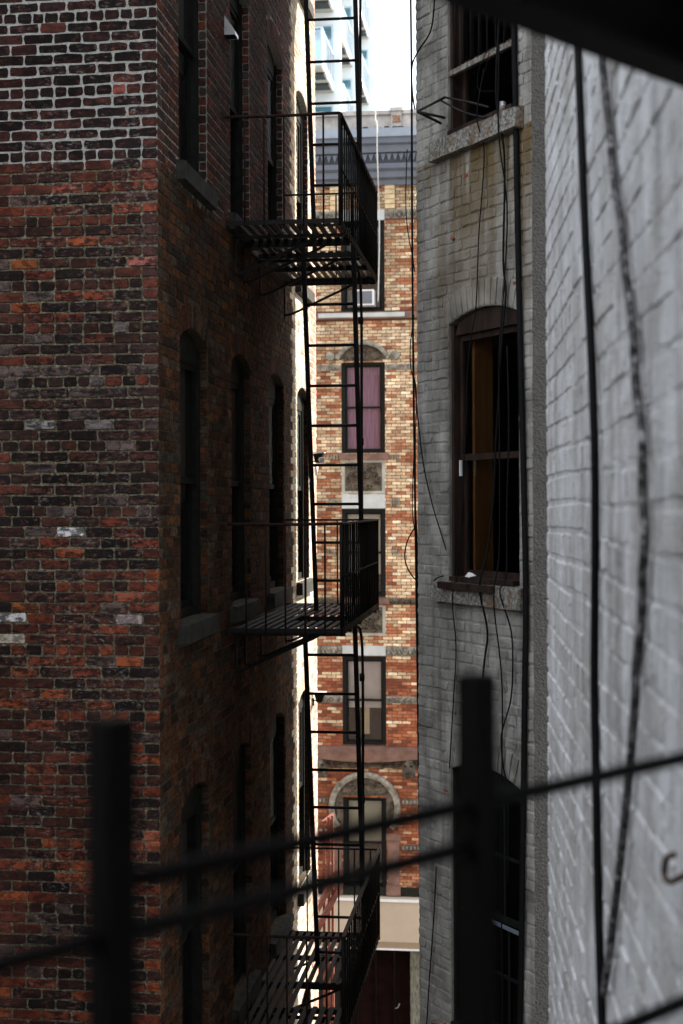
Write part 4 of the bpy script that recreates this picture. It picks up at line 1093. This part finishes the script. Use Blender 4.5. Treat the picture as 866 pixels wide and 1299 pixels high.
for cu in (-PITCH, 0, PITCH):
    sides = [(cu-half, cu-WW-0.005), (cu+WW+0.005, cu+half)]
    # 1: ornamented band and lintel under the cornice
    q = MB(); FF.box(q, cu-WW-0.01, cu+WW+0.01, fv(280), fv(267), 0.0, 0.03); q.build('lintel', M['lintel'], FB)
    for a, b in sides: relief(FF, a, b, fv(278), fv(267), 0.01, 0.035, 60, 6, wavescroll(5), M['terracotta'], FB, 'ornament_band')
    # corbelled cream piers just under the cornice
    for off in (-0.42, 0.42):
        for k in range(5):
            q = MB(); FF.box(q, cu+off*PITCH*0.5-0.11, cu+off*PITCH*0.5+0.11, fv(266-k*6)+0.008, fv(260-k*6)-0.002, 0.0, 0.03+0.012*k)
            q.build('corbel', M['cream_stone'], FB)
    # 2: hood over the second window
    cv = fv(478); R0 = 0.70
    th = math.asin(min(1, 0.66/0.80))
    hood_c = fv(472)
    ringarch(FF, cu, fv(459)-0.22, 0.60, 0.70, pi/2-1.13, pi/2+1.13, 0.0, 0.13, M['terracotta'], FB, 'hood')
    def tymp(s, t, f=scrolls(5)): return f(s, t) if (s*s*0.8+(t*0.5+0.5)**2*0.9) < 1 else 0
    pts = [(cu+0.6*sin(-1.1+2.2*i/12), fv(459)-0.22+0.6*cos(-1.1+2.2*i/12)) for i in range(13)]
    q = MB(); FF.poly(q, [(p[0], max(p[1], fv(458.5))) for p in pts], 0.0, 0.02); q.build('tympanum', M['terracotta_dark'], FB)
    relief(FF, cu-0.45, cu+0.45, fv(458), fv(440), 0.022, 0.05, 34, 14, tymp, M['terracotta_dark'], FB, 'tympanum_ornament')
    for sx in (-1, 1):
        q = MB(); q.tube([FF.p(cu+sx*0.73, fv(452), 0.0), FF.p(cu+sx*0.73, fv(452), 0.16)], 0.10, 12); q.build('scroll', M['terracotta'], FB)
    for a, b in sides:
        q = MB(); FF.box(q, a, b, fv(470), fv(463), 0.0, 0.03); q.build('dentil_band', M['terracotta'], FB)
        n = int((b-a)/0.085)
        for i in range(n): FF.box(dent, a+0.085*i+0.02, a+0.085*i+0.065, fv(468.5), fv(464.5), 0.03, 0.05)
    # sills, relief panels and lintels
    q = MB(); FF.box(q, cu-WW-0.05, cu+WW+0.09, fv(583), fv(575.5), -0.02, 0.10); q.build('sill', M['red_stone'], FB)
    q = MB(); FF.box(q, cu-WW, cu+WW, fv(626), fv(584), 0.0, 0.012); q.build('panel', M['panel_stone'], FB)
    relief(FF, cu-WW+0.07, cu+WW-0.07, fv(623), fv(587), 0.013, 0.06, 40, 30, scrolls(17, True, 13), M['terracotta_dark'], FB, 'panel_ornament')
    q = MB(); FF.box(q, cu-WW, cu+WW, fv(645), fv(627), 0.0, 0.035); q.build('lintel', M['lintel'], FB)
    for x0, x1 in ((415, 430), (495, 508)):
        for y0, y1 in ((577, 583), (632, 643), (696, 703)):
            n = 4
            for i in range(n):
                w = (x1-x0)/n; FF.box(dent, cu+fu(x0+w*i)+0.01, cu+fu(x0+w*(i+0.62)), fv(y1), fv(y0), 0.0, 0.045)
    q = MB(); FF.box(q, cu-WW-0.05, cu+WW+0.09, fv(766), fv(758.5), -0.02, 0.09); q.build('sill', M['red_stone'], FB)
    for a, b in sides:
        relief(FF, a, b-0.0, fv(767), fv(759), 0.01, 0.03, 50, 5, wavescroll(7), M['terracotta_dark'], FB, 'ornament_band')
        relief(FF, a, b, fv(832), fv(820), 0.01, 0.04, 60, 6, wavescroll(4), M['terracotta'], FB, 'ornament_band')
        relief(FF, a, b, fv(892), fv(883), 0.01, 0.03, 50, 5, wavescroll(7), M['terracotta'], FB, 'ornament_band')
    q = MB(); FF.box(q, cu-WW, cu+WW, fv(806), fv(768), 0.0, 0.012); q.build('panel', M['panel_stone'], FB)
    relief(FF, cu-WW+0.07, cu+WW-0.07, fv(803), fv(770), 0.013, 0.06, 40, 26, scrolls(23, True, 13), M['terracotta_dark'], FB, 'panel_ornament')
    q = MB(); FF.box(q, cu-WW, cu+WW, fv(831.5), fv(819), 0.0, 0.035); q.build('lintel', M['lintel'], FB)
    # bowed stone shelf over the ground-floor arch
    q = MB(); n = 16; prof = []
    for i in range(n+1):
        t = i/n*2-1; d = 0.16+0.10*max(0, cos(t*1.9))
        uu = cu+t*half
        q.v += [tuple(FF.p(uu, fv(961)-0.07*max(0, cos(t*1.9)), 0.0)), tuple(FF.p(uu, fv(961)-0.07*max(0, cos(t*1.9)), d-0.04)), tuple(FF.p(uu, fv(949), d)), tuple(FF.p(uu, fv(947), 0.0))]
    for i in range(n):
        for j in range(4): q.face((i*4+j, i*4+4+j, i*4+4+(j+1) % 4, i*4+(j+1) % 4))
    q.build('stone_shelf', M['red_stone'], FB)
    relief(FF, cu-half, cu+half, fv(974), fv(962), 0.01, 0.05, 90, 8, wavescroll(9), M['terracotta_dark'], FB, 'ornament_band')
    for sx in (-1, 1):      # carved heads
        a = cu+sx*fu(517); relief(FF, a-0.15, a+0.15, fv(986), fv(960), 0.03, 0.14, 16, 20,
            lambda s, t: max(0, 1-s*s*1.1-t*t*0.8)*0.7+0.3*max(0, 1-(s*s*22+(t+0.05)**2*9))+(-0.3 if (abs(abs(s)-0.38) < 0.14 and abs(t-0.25) < 0.12) else 0)+(-0.2 if (abs(s) < 0.3 and abs(t+0.45) < 0.08) else 0), M['terracotta_dark'], FB, 'carved_head')
    # great arch round the lowest window
    ac = fv(1024)
    ringarch(FF, cu, ac, 0.68, 0.81, -0.62, pi+0.62, 0.0, 0.10, M['terracotta'], FB, 'arch_moulding', 36)
    pts = [(cu+0.685*cos(-0.62+(pi+1.24)*i/30), ac+0.685*sin(-0.62+(pi+1.24)*i/30)) for i in range(31)]
    body = [(u, v) for u, v in pts]
    q = MB()
    for sx in (-1, 1):
        pp = [(cu+sx*WW, fv(1009)), (cu+sx*WW, ac-0.40)]
        arc = [(cu+sx*0.69*cos(a), ac+0.69*sin(a)) for a in [(-0.62)+(0.62+math.asin((fv(1009)-ac)/0.69))*i/8 for i in range(9)]]
        FF.poly(q, pp+arc if sx > 0 else list(reversed(pp+arc)), 0.0, 0.03)
    a1 = math.asin((fv(1009)-ac)/0.69)
    FF.poly(q, [(cu+0.69*cos(a1+(pi-2*a1)*i/16), ac+0.69*sin(a1+(pi-2*a1)*i/16)) for i in range(17)], 0.0, 0.03)
    q.build('arch_infill', M['terracotta_dark'], FB)
    relief(FF, cu-0.52, cu+0.52, fv(1008), fv(990), 0.032, 0.05, 40, 16, tymp, M['terracotta_dark'], FB, 'arch_ornament')
    for sx in (-1, 1):
        a0_, b0_ = sorted((cu+sx*(WW+0.02), cu+sx*0.66)); relief(FF, a0_, b0_, fv(1050), fv(1012), 0.032, 0.05, 10, 30, scrolls(31, False, 14), M['terracotta_dark'], FB, 'arch_ornament')
    for y0, y1 in ((1012, 1020), (1070, 1078)):
        for a, b in ((cu-half, cu-0.83), (cu+0.83, cu+half)):
            q = MB(); FF.box(q, a, b, fv(y1), fv(y0), 0.0, 0.03); q.build('dentil_band', M['terracotta_dark'], FB)
            n = int((b-a)/0.085)
            for i in range(n): FF.box(dent, a+0.085*i+0.02, a+0.085*i+0.065, fv(y1-2), fv(y0+2), 0.03, 0.055)
    for sx in (-1, 1):
        a, b = sorted((cu+sx*(WW+0.03), cu+sx*(WW+0.29)))
        q = MB(); FF.box(q, a, b, fv(1121), fv(1061), 0.0, 0.055)
        FF.box(q, a-0.03, b+0.03, fv(1064), fv(1056), 0.0, 0.09); q.build('pilaster', M['red_stone'], FB)
        q = MB(); FF.box(q, a-0.03, b+0.03, fv(1133.5), fv(1121), 0.0, 0.12); q.build('pilaster_base', M['red_stone'], FB)
q = dent.build('dentils', M['terracotta'], FB, 'stuff')
q = MB(); FF.box(q, XL, XR, fv(405), fv(396.5), 0.0, 0.09); q.build('sill_course', M['red_stone'], FB)
q = MB(); FF.prism(q, [(0.001, fv(405)), (0.12, fv(403)), (0.13, fv(398)), (0.001, fv(396))], -1.0, 0.95); q.build('sill', M['lintel'], FB)
q = MB(); FF.box(q, XL, XR, fv(1133.8), fv(1124), 0.002, 0.10); q.build('stone_course', M['grey_frame'], FB)
# cornice
def corn(prof, mat, nm):
    q = MB(); FF.prism(q, prof, XL, XR); return q.build(nm, mat, FB)
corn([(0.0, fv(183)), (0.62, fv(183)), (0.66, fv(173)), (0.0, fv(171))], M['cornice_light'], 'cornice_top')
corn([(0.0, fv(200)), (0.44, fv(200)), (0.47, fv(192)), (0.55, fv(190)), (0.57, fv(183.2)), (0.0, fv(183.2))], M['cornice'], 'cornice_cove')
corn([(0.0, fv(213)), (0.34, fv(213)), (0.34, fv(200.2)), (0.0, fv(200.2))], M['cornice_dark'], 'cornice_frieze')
tri = MB(); w = 7.6*S
u = XL
while u < XR:
    FF.poly(tri, [(u+w/2, fv(210.5)), (u+w-0.004, fv(201)), (u+0.004, fv(201))], 0.34, 0.375); u += w
tri.build('sawtooth_trim', M['cornice'], FB, 'stuff')
corn([(0.0, fv(237)), (0.10, fv(237)), (0.13, fv(231)), (0.25, fv(229)), (0.27, fv(222)), (0.36, fv(219)), (0.38, fv(213.2)), (0.0, fv(213.2))], M['cornice'], 'cornice_base')
# parapet
q = MB(); FF.box(q, XL, XR, fv(171), fv(146), -0.35, -0.05); q.build('parapet', M['parapet'], FB)
q = MB(); n = 40
FF.box(q, XL, XR, fv(146.2), fv(141), -0.42, 0.0); q.build('coping', M['parapet'], FB)
q = MB(); FF.box(q, fu(498), fu(511), fv(171), fv(141.5), -0.04, 0.04); q.build('parapet_pier', M['parapet'], FB)
q = MB()
for k, row in enumerate((((499.5, 502.4), (503, 506.5), (507.1, 510)), ((500.2, 504.4), (505, 509.2)), ((499.8, 501.5), (502.1, 506), (506.6, 509.8)))):
    for a_, b_ in row: FF.box(q, fu(a_), fu(b_), fv(158-k*3.4), fv(155.2-k*3.4), 0.03, 0.047)
q.build('bare_brick', M['old_orange'], FB, 'stuff')
q = MB(); FF.box(q, fu(496.5), fu(513), fv(143), fv(138.5), -0.1, 0.07); q.build('pier_cap', M['parapet'], FB)
q = MB(); r = random.Random(51)
for i in range(70):
    uu = r.uniform(-1.5, 2.5); rr = r.uniform(0.03, 0.075)
    pts = [(uu+rr*1.3*cos(a*pi/3), fv(171.5)+max(0, rr*sin(a*pi/3))) for a in range(6)]
    FF.poly(q, pts, 0.02, 0.10+r.uniform(0, 0.4))
q.build('roofing_tar', M['tar'], FB, 'stuff')
# body behind the facade
q = MB(); FF.box(q, XL+0.02, XR-0.02, -CZ, fv(172), -9.0, -1.6); q.build('rear_block', M['shell'], FB)
for y_ in (-0.02, ):
    q = MB(); FF.box(q, XL, XL+0.02, -CZ, fv(150), -1.6, 0); FF.box(q, XR-0.02, XR, -CZ, fv(150), -1.6, 0); FF.box(q, XL, XR, fv(176), fv(172), -1.6, -0.01); q.build('side_walls', M['shell'], FB)

def far_window(cu, yb, yt, kind):
    z0, z1 = fv(yb), fv(yt); a, b = cu-WW, cu+WW; t = 0.075
    f = MB()
    FF.box(f, a+0.002, a+t, z0+0.002, z1-0.002, -0.16, -0.015); FF.box(f, b-t, b-0.002, z0+0.002, z1-0.002, -0.16, -0.015)
    FF.box(f, a+t, b-t, z1-t, z1-0.002, -0.16, -0.018); FF.box(f, a+t, b-t, z0+0.002, z0+0.06, -0.16, -0.018)
    w = f.build('window', M['dark_frame'], FB)
    zm = (z0+z1)/2
    for q0, q1, dd in ((zm-0.02, z1-t, -0.07), (z0+0.06, zm+0.03, -0.11)):
        s = MB(); i0, i1 = a+t, b-t; fw = 0.045
        FF.box(s, i0, i0+fw, q0, q1, dd-0.035, dd); FF.box(s, i1-fw, i1, q0, q1, dd-0.035, dd)
        FF.box(s, i0+fw, i1-fw, q1-fw, q1, dd-0.035, dd-0.002); FF.box(s, i0+fw, i1-fw, q0, q0+fw, dd-0.035, dd-0.002)
        s.build('sash', M['dark_frame'], w)
        g = MB(); FF.quad(g, i0+fw, i1-fw, q0+fw, q1-fw, dd-0.018); g.build('pane', M['glass'], w)
    def sheet(u0, u1, v0, v1, mat, nm, folds=0, d=-0.2):
        q = MB(); n = 24 if folds else 1
        for i in range(n+1):
            uu = u0+(u1-u0)*i/n; dd = d+(0.02*sin(i/n*folds*2*pi) if folds else 0)
            q.v += [tuple(FF.p(uu, v0, dd)), tuple(FF.p(uu, v1, dd))]
        for i in range(n): q.face((2*i, 2*i+2, 2*i+3, 2*i+1), None, bool(folds))
        q.build(nm, M[mat], w)
    if kind == 'purple':
        sheet(a+t, b-t-0.10, z0+0.1, z1-t, 'purple', 'curtain', 7); sheet(b-t-0.10, b-t, z0+0.1, z1-t, 'pink', 'curtain_edge', 2)
        sheet(a+t, b-t, z1-t-0.22, z1-t, 'purple', 'valance', 5, -0.18)
    elif kind == 'lav': sheet(a+t, b-t, zm-0.18, z1-t, 'shade_lav', 'roller_shade'); sheet(a+t+0.35, a+t+0.50, z0+0.2, zm-0.18, 'fascia', 'wood_leaf', 0, -0.3)
    elif kind == 'white': sheet(a+t, b-t, z0+0.5, z1-t, 'shade_white', 'roller_shade')
    elif kind == 'green': sheet(a+t, b-t, zm-0.05, z1-t, 'shade_green', 'roller_shade')
    elif kind == 'ac': sheet(a+t, b-t, zm-0.1, z1-t, 'blind', 'roller_shade'); sheet(a+t, b-t, z0+0.1, z0+0.50, 'blind', 'inner_board')
    return w
kinds = ['ac', 'purple', 'white', 'lav', 'green']
for cu in (-PITCH, 0, PITCH):
    for (yb, yt), kd in zip(vis, kinds): far_window(cu, yb, yt, kd if cu == 0 else random.Random(int(yb+cu*10)).choice(['white', 'green', 'lav']))
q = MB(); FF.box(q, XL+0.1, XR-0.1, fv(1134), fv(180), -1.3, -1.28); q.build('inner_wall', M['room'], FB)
# shop front
q = MB(); FF.box(q, XL, XR, fv(1189), fv(1135), 0.0, 0.28); q.build('shop_fascia', M['fascia'], FB)
q = MB(); FF.box(q, XL, XR, fv(1138.5), fv(1135.2), 0.281, 0.31); q.build('fascia_trim', M['white_metal'], FB)
q = MB(); FF.box(q, XL, XR, fv(1196.5), fv(1189.2), 0.0, 0.30); q.build('fascia_edge', M['fascia_edge'], FB)
q = MB(); FF.box(q, XL, XR, fv(1198.5), fv(1196.7), 0.0, 0.33); q.build('fascia_lip', M['white_metal'], FB)
q = MB(); FF.box(q, XL, XR, -CZ, fv(1199), -0.5, -0.42); q.build('shop_wall', M['shop_dark'], FB)
for k in range(5):
    a = fu(425)+k*0.42
    q = MB(); FF.box(q, a+0.02, a+0.40, -CZ+0.2, fv(1204), -0.40, -0.34); FF.box(q, a+0.07, a+0.35, -CZ+0.6, fv(1215), -0.34, -0.325); q.build('shop_panel', M['shop_red'], FB)
q = MB(); FF.box(q, fu(518), fu(532), -CZ, fv(1199), -0.30, 0.02); q.build('shop_post', M['peeling'], FB)
q = MB(); q.tube(catmull([FF.p(fu(497), fv(1284), -0.30), FF.p(fu(501), fv(1281), -0.24), FF.p(fu(503), fv(1276), -0.22)], 3), 0.012, 6); q.build('door_handle', M['galv'], FB)

# window air conditioner on the top visible sill
FBM = Matrix.Translation((0.4967, 32, 0)) @ Matrix.Rotation(ROT, 4, 'Z')
ac = thing('air_conditioner', FBM @ FF.p(fu(463), fv(389), 0.02), ROT, 'white boxed air conditioner in the uppermost window across the street', 'air conditioner')
q = MB(); q.box(-0.24, 0.24, -0.22, 0.2, 0, 0.345); q.build('case', M['white_metal'], ac)
q = MB(); q.box(-0.20, 0.20, -0.232, -0.221, 0.03, 0.315)
q.build('grille', M['grey_metal'], ac)
for k in range(7):
    q = MB(); q.box(-0.20, 0.20, -0.240, -0.2325, 0.05+k*0.038, 0.062+k*0.038); q.build('louvre', M['blind'], ac)
def fpp(x, y, d): return FBM @ FF.p(fu(x), fv(y), d)
cable('cable', [fpp(481.5, 136, 0.70), fpp(482, 150, 0.72), fpp(482, 163, 0.72), fpp(484, 170, 0.74), fpp(484, 200, 0.72), fpp(484.5, 228, 0.68), fpp(483, 260, 0.2), fpp(483, 300, 0.1), fpp(482, 350, 0.1), fpp(481, 384, 0.12)], 0.013,
      'white cord hanging from the far roof over the blue cornice', 'cord', 'cord')

# ================================================================== pale tower with balconies
TW = thing('apartment_tower', (-6.0, 60, 0), ROT, 'pale modern apartment tower with glass balconies rising behind the tenement', 'building')
TI = (Matrix.Translation((-6.0, 60, 0)) @ Matrix.Rotation(ROT, 4, 'Z')).inverted()
def balcony(x_right, yb, Zb, depth, width, nm=True):
    """right back corner of the soffit seen at (x_right, yb) at distance Zb"""
    c = TI @ px(x_right, yb, Zb); x1 = c.x; yk = c.y; z = c.z; x0 = x1-width; yf = yk-depth
    s = MB(); s.box(x0, x1, yf, yk, z+0.003, z+0.30); sl_ = s.build('balcony', M['tower_pale'], TW)
    for i in range(5):
        q = MB(); a = yf+depth*i/5; q.box(x0+0.03, x1-0.03, a+0.01, a+depth/5-0.01, z-0.05 if i % 2 == 0 else z-0.14, z)
        q.build('soffit_beam' if i % 2 else 'soffit', M['soffit_dark'] if i % 2 else M['soffit'], sl_)
    g = MB(); g.box(x0+0.02, x1-0.02, yf+0.02, yf+0.035, z+0.32, z+1.35); g.box(x1-0.035, x1-0.02, yf+0.05, yk-0.02, z+0.32, z+1.35); g.box(x0+0.02, x0+0.035, yf+0.05, yk-0.02, z+0.32, z+1.35)
    g.build('glass_panel', M['glass_pale'], sl_)
    p = MB()
    n = 7
    for i in range(n+1):
        xx = x0+0.05+(x1-x0-0.1)*i/n; p.box(xx-0.02, xx+0.02, yf+0.0, yf+0.018, z+0.30, z+1.4)
    for i in range(1, 5):
        yy = yf+depth*i/5
        for xx in (x0+0.0, x1-0.018): p.box(xx, xx+0.018, yy-0.02, yy+0.02, z+0.30, z+1.4)
    p.box(x0, x1, yf-0.01, yf+0.05, z+1.4, z+1.45); p.box(x1-0.05, x1, yf+0.05, yk, z+1.4, z+1.45); p.box(x0, x0+0.05, yf+0.05, yk, z+1.4, z+1.45)
    p.build('railing', M['tower_pale'], sl_)
    return x0, x1, yk, z
FLO = 3.2
def column(x_right, yb, Zb, depth, width, n0, n1):
    c = TI @ px(x_right, yb, Zb); z = c.z
    for k in range(n0, n1):
        y_ = 640-(640-yb)*((z-CZ+FLO*k)/(z-CZ)); balcony(x_right, y_, Zb, depth, width)
    # the wall behind this stack, with tall panes
    q = MB(); q.box(c.x-width-3.5, c.x+0.25, c.y, c.y+0.4, 0, CZ+40); q.build('wall', M['tower_white'], TW)
    for k in range(n0-1, n1+1):
        zz = z+FLO*k+0.35
        for i in range(3):
            a = c.x-width+0.1+i*width/3
            w_ = MB(); w_.box(a, a+width/3-0.12, c.y-0.06, c.y-0.003, zz, zz+2.3); w = w_.build('window', M['tower_pale'], TW)
            g = MB(); g.box(a+0.07, a+width/3-0.19, c.y-0.075, c.y-0.0605, zz+0.07, zz+2.23); g.build('pane', M['glass_pale'], w)
column(425.5, 116, 56.6, 3.4, 3.6, -2, 4)
column(449.5, 84, 63.0, 3.4, 1.9, -3, 4)
column(470, 132, 69.0, 3.3, 1.9, -3, 4)
